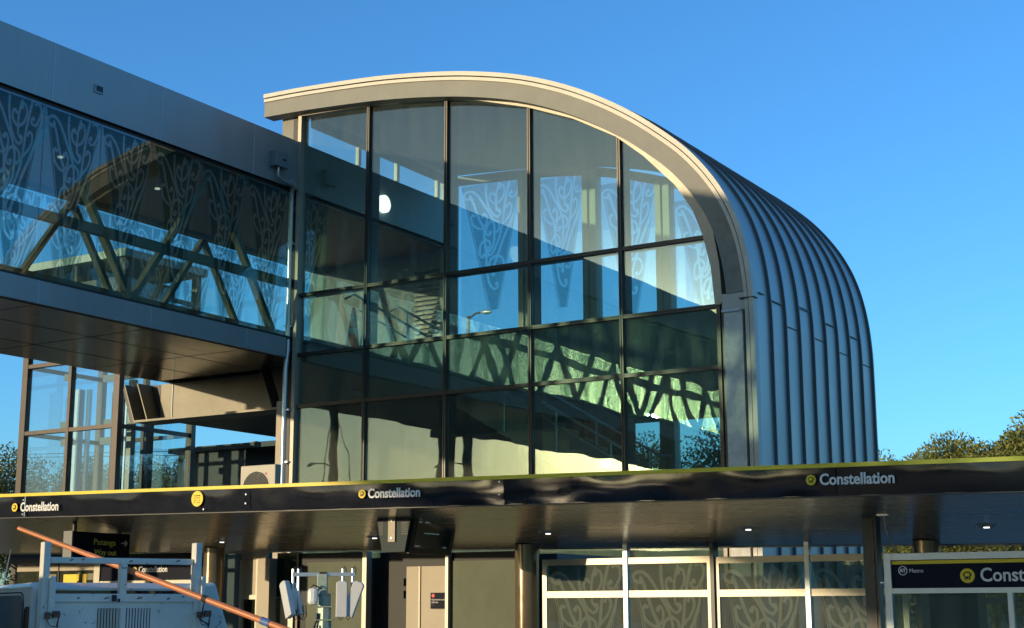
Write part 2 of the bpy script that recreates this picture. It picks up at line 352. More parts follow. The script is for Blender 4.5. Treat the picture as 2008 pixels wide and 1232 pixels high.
def koru_table():
    NX, NY = 560, 150
    xs = 50 + (np.arange(NX) + .5) * (550 / NX); ys = 105 + (np.arange(NY) + .5) * (1005 / NY)
    X, Y = np.meshgrid(xs, ys); t = (Y - 105) / 1005
    inside = (X > 78 + (300 - 78) * t) & (X < 572 + (388 - 572) * t); st = np.zeros_like(inside)
    def seg(pts, w, dot=True):
        c = crom(pts, 6) if len(pts) > 2 else pts; n = len(c)
        for i in range(n - 1):
            (ax, ay), (bx, by) = c[i], c[i + 1]; dx, dy = bx - ax, by - ay; q = dx * dx + dy * dy + 1e-9
            u = np.clip(((X - ax) * dx + (Y - ay) * dy) / q, 0, 1); r = w * .5 * (1 - .25 * i / n)
            st[((X - ax - u * dx) ** 2 + (Y - ay - u * dy) ** 2) < r * r] = True
        if dot: st[((X - c[-1][0]) ** 2 + (Y - c[-1][1]) ** 2) < (w * .72) ** 2] = True
    for pts, wd in KORU: seg(pts, wd + 3)
    for a_ in (0, 16): seg([(96 + a_, 190), (306 + a_ * .6, 1105)], 6, False); seg([(556 - a_, 200), (386 - a_ * .6, 1105)], 6, False)
    def runs(mask):
        out = []
        for k in range(NY):
            r = np.flatnonzero(np.diff(np.concatenate(([0], mask[k].astype(np.int8), [0]))))
            for p, q in zip(r[::2], r[1::2]):
                if q - p > 1: out.append((50 + p * 550 / NX, 50 + q * 550 / NX, 105 + k * 1005 / NY, 105 + (k + 1) * 1005 / NY))
        return out
    return runs(inside & ~st), runs(st & inside)
KF, KS = koru_table()
def koru(mb, x0, x1, ztop, h, y, sy=1, zlo=-99, zhi=99):
    """dark frit field with clear etched koru lines, between x0 and x1, hanging from ztop on the face y"""
    W = x1 - x0
    X = lambda px: x0 + W * (.5 + (px - 325) / 500)
    Z = lambda py: ztop - h * (py - 105) / 1010
    for mi, tab, off in ((1, KF, .003), (2, KS, .003)):
        mb.mi = mi; yy = y + sy * off
        for a, b, c, d in tab:
            zt_, zb_ = min(zhi, Z(c)), max(zlo, Z(d))
            if zt_ - zb_ < .003: continue
            q = [(X(a), yy, zb_), (X(b), yy, zb_), (X(b), yy, zt_), (X(a), yy, zt_)]
            mb.add(q, [(0, 1, 2, 3)] if sy < 0 else [(3, 2, 1, 0)])
    mb.mi = 0

# ------------------------------------------------------------ ground
tag(build('ground', B(-600, -600, -.3, 600, 600, 0), 'ground'), kind='structure')
tag(build('road', B(-200, -60, .0, 200, -10.6, .004), 'asphalt'), kind='structure')
tag(build('platform_pavement', B(-30, -10.4, .0, 40, 12, .15), 'paving'), kind='structure')
tag(build('kerb', B(-30, -10.6, .0, 40, -10.4, .16), 'concrete'), kind='structure')

# ------------------------------------------------------------ tower (station entrance hall)
tw = thing('station_hall', 'glass fronted station hall with arched roof and blue grey seamed cladding', 'building', (5, 3, .15))
OUT = [(-.80, 12.76), (.4, 12.71), (2.06, 12.59), (3.12, 12.47), (4.14, 12.31), (4.95, 12.14), (5.83, 11.90), (6.72, 11.56), (7.5, 11.17), (8.2, 10.74), (8.79, 10.30), (9.36, 9.80), (9.82, 9.25), (10.15, 8.70), (10.36, 8.15), (10.48, 7.60), (10.54, 7.05), (10.56, 6.5), (10.56, 5.3), (10.56, 4.0), (10.56, .15)]
OC = crom(OUT, 6)
def offs(P, d):
    n = len(P); o = []
    for i, p in enumerate(P):
        a = P[max(i - 1, 0)]; b = P[min(i + 1, n - 1)]; dx, dz = b[0] - a[0], b[1] - a[1]; l = math.hypot(dx, dz)
        o.append((p[0] - (-dz) / l * (-d) if False else p[0] + dz / l * d, p[1] - dx / l * d))
    return o
# offs with d>0 moves to the left-hand normal turned down/inward
def inward(P, d):
    n = len(P); o = []
    for i, p in enumerate(P):
        a = P[max(i - 1, 0)]; b = P[min(i + 1, n - 1)]; dx, dz = b[0] - a[0], b[1] - a[1]; l = math.hypot(dx, dz)
        o.append((p[0] + dz / l * d, p[1] - dx / l * d))
    return [(q[0], q[1]) for q in o]
IN = lambda d: inward(OC, -d) if inward([(0, 0), (1, 0)], 1)[0][1] > 0 else inward(OC, d)
# for a left-to-right polyline the inward (downward) normal is (dz, -dx)
Zf = -.35; ZB = 6.12
keep = [i for i, p in enumerate(OC)]
rb = MB(); rb.strip(OC, IN(.09), Zf + .10, ZB, True); roof = build('metal_roof', rb, 'zinc', tw)
cp = MB(); cp.strip(IN(-.012), IN(.075), Zf - .06, Zf + .10, True); build('roof_edge_capping', cp, 'cap', tw)
cp = MB(); cp.strip(IN(.095), IN(.165), Zf - .035, Zf + .09, True); build('roof_edge_strip', cp, 'cap', tw)
gr = MB(); gr.strip(IN(.06), IN(.12), Zf + .02, Zf + .095, True); build('shadow_groove', gr, 'black', tw)
# fascia arch stops at z 7; below it a concrete post
top = [i for i, p in enumerate(OC) if p[1] > 7.0]
A_ = IN(.15); Bv = [(max(-.84, a), b) for a, b in IN(.50)]
fa = MB(); fa.strip([A_[i] for i in top], [Bv[i] for i in top], Zf, Zf + .32, True); build('fascia_arch', fa, 'fascia', tw)
build('fascia_end_stub', B(9.95, Zf + .01, 6.72, 10.38, Zf + .3, 7.03), 'panel', tw)
build('fascia_lug', B(9.94, Zf - .012, 6.70, 10.3, Zf + .02, 6.74), 'joint', tw)
sc_ = MB()
for k, (d, e, w_) in enumerate(((.23, .42, .02), (.22, .43, .02))):
    pass
build('concrete_post', B(9.97, Zf + .02, .15, 10.32, Zf + .34, 6.72), 'concrete', tw)
pm = MB(); i0 = [i for i in top if OC[i][1] < 8.55]; a2 = IN(.17); b2 = IN(.44)
pm.strip([a2[i] for i in i0], [b2[i] for i in i0], Zf - .004, Zf + .01); build('primer_patch', pm, 'patch', tw)
# standing seams
SEAM = [.33 + .695 * k for k in range(9)]
s0 = IN(0); s1 = IN(-.055)
for v in SEAM:
    m = MB(); m.strip(s1, s0, v, v + .028); build('standing_seam', m, 'seam', tw)
# staggered sheet joints on the side
for k, v in enumerate([-.2] + SEAM[:-1]):
    z = [7.02, 6.98, 6.62, 7.1, 6.62, 7.02, 6.55, 6.98, 6.5][k]
    build('sheet_joint', B(10.555, v + .06, z, 10.573, v + .64 if k else v + .3, z + .018), 'black', tw)
build('capping_joint', B(10.3, Zf - .07, 6.90, 10.59, Zf + .1, 6.915), 'black', tw)
# glazing arch: chords of the faceted glass line
GT = [(0, 12.20), (1.87, 12.10), (3.15, 11.98), (3.85, 11.88), (4.70, 11.68), (5.83, 11.33), (6.88, 10.90), (7.81, 10.37), (8.40, 9.90), (9.05, 9.22), (9.38, 8.70), (9.57, 8.18), (9.70, 7.60), (9.76, 6.9)]
def gtop(u):
    for (a, za), (b, zb_) in zip(GT, GT[1:]):
        if a <= u <= b: return za + (zb_ - za) * (u - a) / (b - a)
    return 6.9
MU = [0.0, 1.86, 3.855, 5.83, 7.81, 9.77]; TR = [8.185, 6.89, 5.785]
# trim following the chords
To = [(a + (.13 if a > 8 else .05 if a > 4 else 0), z + .15 - (.10 if a > 8.3 else 0)) for a, z in GT]; Ti = [(a - (.04 if a > 8 else .01), z) for a, z in GT]
To[-1] = (9.86, 6.9); To[-2] = (9.82, 7.62); To[-3] = (9.72, 8.24)
tm = MB(); tm.strip(To, Ti, -.13, .06); build('arch_trim', tm, 'trim', tw)
tm = MB(); To2 = [(a, z + .05) for a, z in To]
tm.strip([(x + .03, z + .03) for x, z in To], To, -.19, .03); build('arch_trim_lip', tm, 'trim', tw)
build('corner_trim', B(-.02, -.13, .15, .07, .05, 12.2), 'trim', tw)
build('corner_post', B(-.56, -.02, 11.62, -.24, .3, 12.35), 'fascia', tw)
build('corner_post_recess', B(-.235, -.03, .15, -.03, .25, 12.3), 'black', tw)
# mullions and transoms
for u in MU[1:-1]:
    m = MB(); z1 = gtop(u) + .02
    m.box(u - .035, -.085, .15, u - .008, .03, z1); m.box(u + .008, -.085, .15, u + .035, .03, z1); m.box(u - .008, -.06, .15, u + .008, .03, z1)
    m.box(u - .045, .03, .15, u + .045, .30, z1); build('mullion', m, 'frame', tw)
m = MB(); m.box(9.73, -.10, .15, 9.80, .25, 6.9); m.box(9.80, -.06, .15, 9.98, .2, 6.9); build('mullion', m, 'frame', tw)
for z in TR:
    m = MB(); ue = 9.56 if z > 8 else 9.74
    m.box(.07, -.075, z - .03, ue, .03, z + .0); m.box(.07, -.06, z, ue, .03, z + .012); m.box(.07, -.075, z + .012, ue, .03, z + .04); m.box(.07, .03, z - .03, ue, .20, z + .03); build('transom', m, 'frame', tw)
# panes
def slab_poly(poly, y0, y1, m=None):
    m = m or MB(); return m.prism(poly, y0, y1)
rows = [(TR[0] + .04, 99), (TR[1] + .04, TR[0] - .03), (TR[2] + .04, TR[1] - .03), (.3, TR[2] - .03)]
for i in range(5):
    a = MU[i] + .036 + (.03 if i == 0 else 0); b = MU[i + 1] - .036
    for r, (z0, z1) in enumerate(rows):
        if r == 0:
            pts = [(a, z0)] + ([(b, z0)] if b < 9.5 else [(9.52, z0)]) + ([(b, gtop(b))] if b < 9.5 else [])
            pts += [(x, z) for x, z in reversed(GT) if a < x < min(b, 9.5) and z > z0] + [(a, gtop(a))]
        elif r == 1 and i == 4: pts = [(a, z0), (9.72, z0), (9.69, 7.6), (9.55, z1), (a, z1)]
        else: pts = [(a, z0), (b, z0), (b, z1), (a, z1)]
        build('window_pane', slab_poly(pts, -.02, .0), 'solar' if r < 2 else 'solarlow', tw)
# spandrel backing between the floors
build('spandrel_panel', B(.05, .06, TR[2], 9.75, .10, TR[1]), 'innerdark', tw)
build('plinth_lining', B(.05, .06, .15, 9.75, .10, 3.9), 'innerdark', tw)
# interior lining of the roof
a3 = IN(.30); sel = [i for i, p in enumerate(OC) if True]
im = MB(); im.strip([a3[i] for i in sel if -.1 < a3[i][0]], [(a3[i][0] - .02, a3[i][1] - .05) for i in sel if -.1 < a3[i][0]], .32, 6.0, True); build('ceiling_lining', im, 'inner', tw)
# back wall: glazing with koru panels
build('back_wall_base', B(.05, 5.86, 0.15, 5.0, 5.98, 8.2), 'innerdark', tw); build('back_wall_band', B(5.0, 5.86, 5.72, 9.75, 5.98, 8.2), 'innerdark', tw)
build('left_side_wall', B(-.2, .35, .15, .0, 6.0, 6.8), 'innerdark', tw)
btop = lambda u: gtop(u) - .12
BM = [-.05, 2.24, 4.02, 5.93, 7.81, 9.66]
for i in range(5):
    a, b = BM[i] + .17, BM[i + 1] - .17
    a += .03 if i else .15
    m = MB(); m.prism([(a, 8.22), (b, 8.22), (b, btop(b)), ((a + b) / 2, btop((a + b) / 2)), (a, btop(a))], 5.88, 5.90)
    koru(m, a, b, btop((a + b) / 2) - .02, 3.25, 5.875, -1, 8.25)
    build('back_window', m, ['clear', 'frit', 'etch'], tw)
    if i > 1: build('lower_back_window', B(max(a, 5.0), 5.88, .9, max(b, 5.6), 5.90, 5.72), 'clear', tw)
for i, u in enumerate(BM):
    m = MB(); m.box(u - .19, 5.70, .15, u - .05, 6.0, btop(max(0, u)) + .1); m.box(u + .05, 5.70, .15, u + .17, 6.0, btop(max(0, u)) + .1); m.box(u - .05, 5.76, .15, u + .05, 5.98, btop(max(0, u)) + .1)
    build('back_column', m, 'backcol', tw)
hd = MB(); P1 = [(x, btop(x) + .02) for x in [i * .4 for i in range(24)]]; P2 = [(x, min(z + .45, gtop(x) + .1)) for x, z in P1]; hd.strip(P2, P1, 5.84, 6.0); build('back_window_head', hd, 'inner', tw)
m = MB(); m.box(9.75, .3, .15, 10.40, 6.0, 7.2); build('side_wall_lining', m, 'inner', tw)
# floors and stair
build('landing_floor', B(.12, .25, 6.55, 2.1, 5.7, 7.0), 'floor', tw)
build('upper_floor', B(2.1, 3.3, 6.35, 7.4, 5.7, 6.75), 'floor', tw)
st = MB()
for k in range(16):
    u = 2.1 + k * .33; z = 6.9 - k * .19; st.box(u, 1.0, z - .19, u + .34, 2.6, z)
    st.hexa([(u, 1.0, z - .5), (u + .34, 1.0, z - .66), (u + .34, 2.6, z - .66), (u, 2.6, z - .5)], [(u, 1.0, z - .19), (u + .34, 1.0, z - .19), (u + .34, 2.6, z - .19), (u, 2.6, z - .19)])
build('staircase', st, 'kiosk', tw)
for v in (.98, 2.62):
    m = MB(); m.tube([(.5, v, 8.25), (.75, v, 8.32), (7.2, v, 4.60), (7.5, v, 4.55)], .027, 8); 
    m.tube([(.9, v, 7.95), (7.1, v, 4.37)], .018, 8)
    for k in range(6):
        u = 1.0 + k * 1.2; z = 8.15 - (u - 1.0) * .577; m.cyl((u, v), .02, z - 1.0, z, 8)
    build('stair_handrail', m, 'steel', tw)
    g = MB(); g.hexa([(.9, v + .03, 7.2), (7.0, v + .03, 3.68), (7.0, v + .04, 3.68), (.9, v + .04, 7.2)], [(.9, v + .03, 8.0), (7.0, v + .03, 4.48), (7.0, v + .04, 4.48), (.9, v + .04, 8.0)]); build('balustrade_glass', g, 'clear', tw)
# clerestory along the left side above the bridge band
m = MB(); m.box(-.02, .3, 12.06, .04, 5.8, 12.30); build('clerestory_head', m, 'steelpaint', tw)
for v in (1.95, 3.45, 5.15, 5.62): build('clerestory_post', B(-.04, v, 11.62, .05, v + .1, 12.08), 'trim', tw)
build('clerestory_pane', B(-.005, .35, 11.63, .005, 5.7, 12.06), 'clear', tw)
# downpipe
m = MB(); m.tube([(.10, -.50, 10.62), (.10, -.36, 10.55), (-.06, -.24, 10.48), (-.10, -.20, 10.3), (-.10, -.19, 7.0), (-.14, -.19, 6.6), (-.14, -.19, 3.0)], .055, 12)
build('downpipe', m, 'steel', tw)
for z in (9.3, 7.5, 5.7, 4.6): build('pipe_bracket', B(-.2, -.2, z, -.02, -.06, z + .04), 'steel', tw)
# warm lit pier at the left corner under the bridge
build('corner_pier', B(-.52, .0, .15, -.24, .35, 5.95), 'kiosk', tw)
lamp = MB(); lamp.disc((.012, 2.93, 10.92), .21, (1, 0, 0), .09, 28)

# ------------------------------------------------------------ bridge
br = thing('footbridge', 'covered glass footbridge with grey panels and koru patterned panes', 'bridge', (-2.4, -10, 6.8))
VN, VF, WL = -76., 6.0, -4.73
ZT, ZG1, ZG0, ZS = 11.62, 10.47, 7.28, 6.82
for s, u in ((1, 0.), (-1, WL)):
    t = .10 * s
    build('upper_fascia', MB().box(min(u, u - t), VN, ZG1 + .05, max(u, u - t), VF, ZT), 'panel', br)
    build('lower_fascia', MB().box(min(u, u - t), VN, ZS, max(u, u - t), -.36 if s > 0 else VF, ZG0 - .05), 'panel', br)
    v = -1.55
    while v > -34 and s > 0:
        build('panel_joint', B(u, v - .011, ZG1 + .05, u + .004, v + .011, ZT), 'joint', br); build('panel_joint', B(u, v - .05, ZS, u + .004, v - .028, ZG0 - .05), 'joint', br); v -= 2.68
    h = MB(); h.box(min(u - .16 * s, u - .06 * s), VN, ZG1 - .02, max(u - .16 * s, u - .06 * s), VF, ZG1 + .05); h.box(min(u - .22 * s, u + .01 * s), VN, ZG1 + .045, max(u - .22 * s, u + .01 * s), VF, ZG1 + .052)
    build('glazing_head', h, 'black', br)
    h = MB(); h.box(min(u - .2 * s, u - .02 * s), VN, ZG0 - .05, max(u - .2 * s, u - .02 * s), VF, ZG0); build('glazing_sill', h, 'black', br)
    # truss
    uu = u - .32 * s
    def diag(p, q, nm='truss_diagonal'): build(nm, MB().beam(p, q, .11, .15, (1, 0, 0)), 'steelpaint', br)
    for k in range(18):
        vb = -.42 - 4.1 * k; diag((uu, vb, ZG0 + .05), (uu, vb - 2.05, ZG1 - .1)); diag((uu, vb - 2.05, ZG1 - .1), (uu, vb - 4.1, ZG0 + .05))
    if s < 0: diag((uu, -.42, ZG0 + .05), (uu, 1.63, ZG1 - .1)); diag((uu, 1.63, ZG1 - .1), (uu, 3.7, ZG0 + .05))
    build('truss_rail', MB().box(uu - .07, VN, 8.42, uu + .07, -.05 if s > 0 else VF, 8.60), 'steelpaint', br)
    build('truss_chord', MB().box(uu - .1, VN, ZG1 - .08, uu + .1, -.05 if s > 0 else VF, ZG1 + .12), 'steelpaint', br)
# panes with koru, one mesh per side shared by copies
def pane_mesh(u, s):
    m = MB(); m.box(0, -.012, ZG0, 1.318, 0, ZG1 - .02); koru(m, .02, 1.30, ZG1 - .06, 3.05, -.012 if s > 0 else 0, -1 if s > 0 else 1)
    # turn: x -> v, y -> -u
    m.v = [(u - y - .0, x, z) for x, y, z in m.v] if s > 0 else [(u - y, x, z) for x, y, z in m.v]
    return m
inv = local_of(br).inverted()
for s, u in ((1, -.07), (-1, WL + .07)):
    mb = pane_mesh(u, s)
    mb.v = [tuple(Vector(v)) for v in mb.v]
    v = -1.66; first = None
    while v > -74:
        if first is None:
            first = build('window_pane', mb, ['teal' if s > 0 else 'teal_back', 'frit', 'etch'], br); first.location = (0, v, 0)
        else:
            o = first.copy(); C.objects.link(o); o.parent = br; o.location = (0, v, 0)
        v -= 1.333
    if s > 0:
        o = first.copy(); C.objects.link(o); o.parent = br; o.location = (0, -1.66 + 1.333, 0)
    else:
        for k in range(4):
            o = first.copy(); C.objects.link(o); o.parent = br; o.location = (0, -1.66 + 1.333 * (k + 1), 0)
build('roof_deck', B(WL + .1, VN, 11.45, -.1, VF, 11.58), 'panel', br)
build('timber_ceiling', B(WL + .2, VN, 10.50, -.2, VF, 10.58), 'wood', br)
build('deck_floor', B(WL + .12, VN, 7.0, -.12, VF, 7.26), 'floor', br)
# soffit in sheets with fine joints
build('soffit', B(WL + .10, VN, ZS - .02, -.10, 0.55, ZS + .02), 'soffit', br)
j = MB(); v = -1.6
while v > VN: j.box(WL + .1, v, ZS - .024, -.1, v + .012, ZS - .018); v -= 2.68
for u in (-1.6, -3.2): j.box(u, VN, ZS - .0245, u + .012, .55, ZS - .0185)
build('soffit_joint', j, 'black', br)
e = MB()
for k in range(26): e.disc((-2.4, -1.9 - 2.68 * k, 10.5), .06, (0, 0, -1), .02, 14)
build('ceiling_downlight', e, 'dimlamp', br)
# drain outlet and junction box on the side
m = MB(); m.box(-.02, -5.93, 11.01, .012, -5.75, 11.13); build('scupper_recess', m, 'black', br)
m = MB(); m.box(0, -5.945, 11.005, .03, -5.93, 11.14); m.box(0, -5.95, 10.99, .03, -5.75, 11.008); build('scupper_frame', m, 'joint', br)
jb = build('junction_box', B(.004, -1.05, 10.83, .19, -.66, 11.16), 'boxgrey', br, bevel=.008)
build('box_label', B(.19, -.84, 10.97, .194, -.75, 11.02), 'black', jb)
build('box_conduit', MB().tube([(.10, -.88, 10.83), (.10, -.88, 10.64), (.10, -.80, 10.60), (.10, -.45, 10.55), (.10, -.40, 10.55)], .028, 10), 'steel', br)
# end wall with louvres and portal beam
build('end_wall', B(WL + .1, 5.95, 7.2, -.1, 6.05, 11.5), 'inner', br)
lv = MB()
for k in range(20): lv.beam((-1.15, 5.9, 7.7 + k * .12), (-.25, 5.9, 7.7 + k * .12), .05, .06)
build('louvre_panel', lv, 'bronze', br)
pb = build('portal_beam', B(-4.93, .98, 5.92, -.3, 1.03, 6.80), 'beam', br)
m = MB(); m.add([(-4.93, 1.0, 5.92), (-4.66, 1.0, 6.80), (-4.72, .40, 6.80), (-5.9, .40, 6.80), (-5.3, .9, 5.92)], [(0, 1, 2)])
m = MB(); m.hexa([(-5.35, .55, 5.88), (-.3, .55, 5.88), (-.3, 1.2, 5.88), (-5.35, 1.2, 5.88)], [(-5.35, .55, 5.93), (-.3, .55, 5.93), (-.3, 1.2, 5.93), (-5.35, 1.2, 5.93)]); build('bottom_flange', m, 'beam', br)
for dx in (0, .42, 1.3 + 2.9):
    m = MB(); x = -5.36 + dx
    m.prism([(x, 5.93), (x + .03, 5.93), (x - .33, 6.80), (x - .36, 6.80)], .56, .98); build('stiffener_plate', m, 'beam', br)
m = MB(); m.prism([(-5.9, 5.93), (-4.95, 5.93), (-4.95, 6.80), (-6.2, 6.80)], .99, 1.02); build('beam_web_end', m, 'darksteel', br)
m = MB(); m.box(-4.55, .96, 5.93, -4.53, .99, 6.80); build('weld_seam', m, 'joint', br)
m = MB(); m.hexa([(-.9, .6, 5.93), (-.3, .6, 5.93), (-.3, .95, 5.93), (-.75, .95, 5.93)], [(-1.25, .6, 6.80), (-.3, .6, 6.80), (-.3, .95, 6.80), (-1.2, .95, 6.80)]); build('beam_haunch', m, 'darksteel', br)
build('under_slab', B(-4.8, 1.2, 5.93, -.2, 6.2, 6.78), 'darksteel', br)
lm = build('bulkhead_lamp', lamp, 'lampwhite', br)

# ------------------------------------------------------------ lift tower
lt = thing('lift_tower', 'glazed lift shaft with bronze frame standing beyond the footbridge', 'lift tower', (-9.1, 3.3, .15))
x0, x1, y0, y1 = -10.83, -7.42, 2.0, 4.6; xm = -9.12
for x, y in ((x0, y0), (x1, y0), (x0, y1), (x1, y1), (xm, y0), (xm, y1)):
    wd = .10 if x != xm else .05; build('corner_column' if x != xm else 'mullion', B(x - wd, y - .08, .15, x + wd, y + .08, 10.4), 'bronze', lt)
for z in (3.2, 6.1, 7.86, 9.6):
    m = MB(); m.box(x0, y0 - .07, z - .05, x1, y0 + .05, z + .05); m.box(x0, y1 - .05, z - .05, x1, y1 + .05, z + .05); m.box(x0 - .05, y0, z - .05, x0 + .05, y1, z + .05); m.box(x1 - .05, y0, z - .05, x1 + .05, y1, z + .05); build('transom', m, 'bronze', lt)
for (za, zb_) in ((.3, 3.15), (3.25, 6.05), (6.15, 7.81), (7.91, 9.55)):
    for a, b in ((x0 + .12, xm - .06), (xm + .06, x1 - .12)):
        build('window_pane', B(a, y0, za, b, y0 + .015, zb_), 'lift', lt); build('window_pane', B(a, y1, za, b, y1 + .015, zb_), 'clear', lt)
    build('window_pane', B(x1, y0 + .1, za, x1 + .015, y1 - .1, zb_), 'lift', lt); build('window_pane', B(x0, y0 + .1, za, x0 + .015, y1 - .1, zb_), 'lift', lt)
build('shaft_roof', B(x0 - .2, y0 - .2, 10.4, x1 + .2, y1 + .2, 10.6), 'panel', lt)
for x, y, wd, mt in ((-10.35, 3.4, .09, 'steel'), (-10.1, 3.5, .05, 'steel'), (-9.9, 4.2, .04, 'darksteel'), (-8.85, 3.6, .10, 'steel'), (-8.6, 3.2, .03, 'steel'), (-8.48, 3.2, .03, 'bronze'), (-8.36, 3.2, .03, 'steel'), (-8.2, 3.9, .07, 'darksteel'), (-7.85, 2.9, .08, 'trim')):
    build('guide_rail', B(x - wd, y - wd, .15, x + wd, y + wd, 7.4 if wd != .03 else 7.2), mt, lt)
for x, z in ((-9.55, 7.45), (-9.55, 5.75), (-8.1, 7.3), (-8.1, 5.7), (-8.0, 6.15), (-9.6, 6.2)):
    build('rail_bracket', B(x - .22, 2.3, z, x + .22, 2.34, z + .18), 'steelpaint', lt)
build('lift_car', B(-10.5, 2.5, 8.1, -7.9, 4.3, 10.1), 'innerdark', lt)
# lobby and glass balustrade under the bridge
lb = thing('lift_lobby', 'dark glazed lobby under the footbridge between lift tower and hall', 'building', (-7, 7.5, .15))
build('lobby_wall', B(-9.4, 6.2, .15, -6.9, 9.0, 5.9), 'innerdark', lb)
build('lobby_roof', B(-9.6, 6.0, 5.86, -4.6, 9.2, 6.0), 'darksteel', lb)
build('lobby_pillar', B(-5.35, 6.3, .15, -5.15, 6.5, 5.86), 'darksteel', lb)
build('lobby_window', B(-6.9, 8.9, .3, -5.2, 8.92, 5.8), 'lift', lb)
m = MB(); m.tube([(-6.75, 6.0, .2), (-6.75, 6.0, 4.9), (-6.2, 6.0, 5.25)], .06, 8); build('rainwater_pipe', m, 'rubber', lb)
for x in (-5.95, -5.8): build('steel_tube', MB().cyl((x, 6.9), .05, .2, 5.8, 8), 'steel', lb)
build('balustrade_glass', B(-6.7, 5.7, 3.0, -4.9, 5.715, 5.05), 'teal', lb)

# ------------------------------------------------------------ canopy
cn = thing('platform_canopy', 'long platform canopy with black station fascia and yellow top edge', 'canopy', (9, -7, .15))
UA, UB_ = -14., 27.
zt = lambda u: 3.342 - .0173 * u; zb = lambda u: 2.99 - .0165 * u; zk = lambda u: 2.595 - .0152 * u
VFr, VBk = -9.0, -5.2
def cslab(f0, f1, b0, b1, ya, yb, mat, nm, ua=UA, ub=UB_, smooth=False, label=None):
    m = MB(); m.hexa([(ua, ya, f0(ua)), (ub, ya, f0(ub)), (ub, yb, b0(ub)), (ua, yb, b0(ua))], [(ua, ya, f1(ua)), (ub, ya, f1(ub)), (ub, yb, b1(ub)), (ua, yb, b1(ua))]); return build(nm, m, mat, cn, label)
zy = lambda u: zt(u) - .045
# fascia as separate panels with slightly dished faces
seams = [-14, -10.6, -6.9, -3.2, 2.48, 6.86, 10.83, 14.93, 19.0, 23.0, 27]
fpan = []
for a, b in zip(seams, seams[1:]):
    m = MB(); n = 36; k = 6
    vs = []
    for i in range(n + 1):
        u = a + (b - a) * i / n; t = i / n
        for q in range(k + 1):
            s_ = q / k; z = zb(u) + (zy(u) - zb(u)) * s_
            pil = (1 - (2 * t - 1) ** 8) * (1 - (2 * s_ - 1) ** 2)
            d = -.032 * (1 - s_) + .007 * math.sin(3.1 * u + 1.3 * s_) * math.sin(math.pi * s_) * .6 + .010 * pil + .004 * math.sin(7.3 * u + 2 * s_)
            vs.append((u if 0 < i < n else (a + .006 if i == 0 else b - .006), VFr - .036 - d, z))
    fs = [(i * (k + 1) + q, (i + 1) * (k + 1) + q, (i + 1) * (k + 1) + q + 1, i * (k + 1) + q + 1) for i in range(n) for q in range(k)]
    m.add(vs, fs, True)
    m.hexa([(a + .006, VFr - .002, zb(a)), (b - .006, VFr - .002, zb(b)), (b - .006, VFr, zb(b)), (a + .006, VFr, zb(a))], [(a + .006, VFr - .002, zy(a)), (b - .006, VFr - .002, zy(b)), (b - .006, VFr, zy(b)), (a + .006, VFr, zy(a))])
    build('fascia_panel', m, 'navy', cn)
build('joint_strip', B(2.474, VFr - .055, zb(2.48) + .01, 2.486, VFr - .02, zy(2.48)), 'joint', cn)
for u_, z_ in ((6.05, 2.93), (6.80, 3.1), (6.80, 2.98), (10.78, 3.08), (10.78, 2.93), (2.44, 3.2), (2.44, 2.99), (18.95, 2.9)):
    build('fascia_rivet', MB().disc((u_, VFr - .045, z_), .011, (0, -1, 0), .012, 8), 'steel', cn)
cslab(zb, zy, zb, zy, VFr + .002, VFr + .06, 'black', 'fascia_backing')
cslab(zy, zt, zy, zt, VFr - .05, VFr + .10, 'yellow', 'yellow_edge_strip')
cslab(lambda u: zb(u) - .012, zb, lambda u: zb(u) - .012, zb, VFr - .012, VFr + .06, 'darksteel', 'drip_edge')
cslab(lambda u: zt(u) - .14, lambda u: zt(u) - .1, lambda u: zk(u) + .25, lambda u: zk(u) + .3, VFr + .06, VBk, 'panel', 'roof_sheet')
cslab(lambda u: zb(u) + .004, lambda u: zb(u) + .03, zk, lambda u: zk(u) + .03, VFr + .06, VBk, 'csoffit', 'soffit')
cslab(lambda u: zk(u) - .012, lambda u: zk(u) + .30, lambda u: zk(u) - .012, lambda u: zk(u) + .30, VBk, VBk + .08, 'panel', 'rear_fascia')
sofz = lambda u, v: zb(u) + .004 + (zk(u) - zb(u) - .004) * (v - VFr - .06) / (VBk - VFr - .06)
j = MB()
for v in (-8.0, -7.0, -6.1):
    j.hexa([(UA, v, sofz(UA, v) - .003), (UB_, v, sofz(UB_, v) - .003), (UB_, v + .008, sofz(UB_, v + .008) - .003), (UA, v + .008, sofz(UA, v + .008) - .003)], [(UA, v, sofz(UA, v) + .001), (UB_, v, sofz(UB_, v) + .001), (UB_, v + .008, sofz(UB_, v + .008) + .001), (UA, v + .008, sofz(UA, v + .008) + .001)])
for u in seams[1:-1]:
    v0, v1 = VFr + .1, VBk - .05; u2 = u + .01
    j.hexa([(u, v0, sofz(u, v0) - .003), (u2, v0, sofz(u2, v0) - .003), (u2, v1, sofz(u2, v1) - .003), (u, v1, sofz(u, v1) - .003)], [(u, v0, sofz(u, v0) + .001), (u2, v0, sofz(u2, v0) + .001), (u2, v1, sofz(u2, v1) + .001), (u, v1, sofz(u, v1) + .001)])
build('soffit_joint', j, 'black', cn)
for u, v in ((.6, -6.3), (3.93, -6.37), (7.07, -6.56), (10.1, -6.74), (13.01, -6.83), (15.87, -6.73)):
    z = sofz(u, v); m = MB(); m.tube([(u, v, z + .01), (u, v, z - .012)], [.13, .12], 24); dl = build('downlight', m, 'steel', cn)
    m = MB(); m.disc((u, v, z - .012), .085, (0, 0, -1), .004, 18); dr = build('downlight_reflector', m, 'black', dl); m = MB(); m.disc((u, v, z - .016), .035, (0, 0, -1), .012, 12); build('downlight_lens', m, 'lampwhite', dl)
sl = math.atan(.0173)
VL = VFr - .066
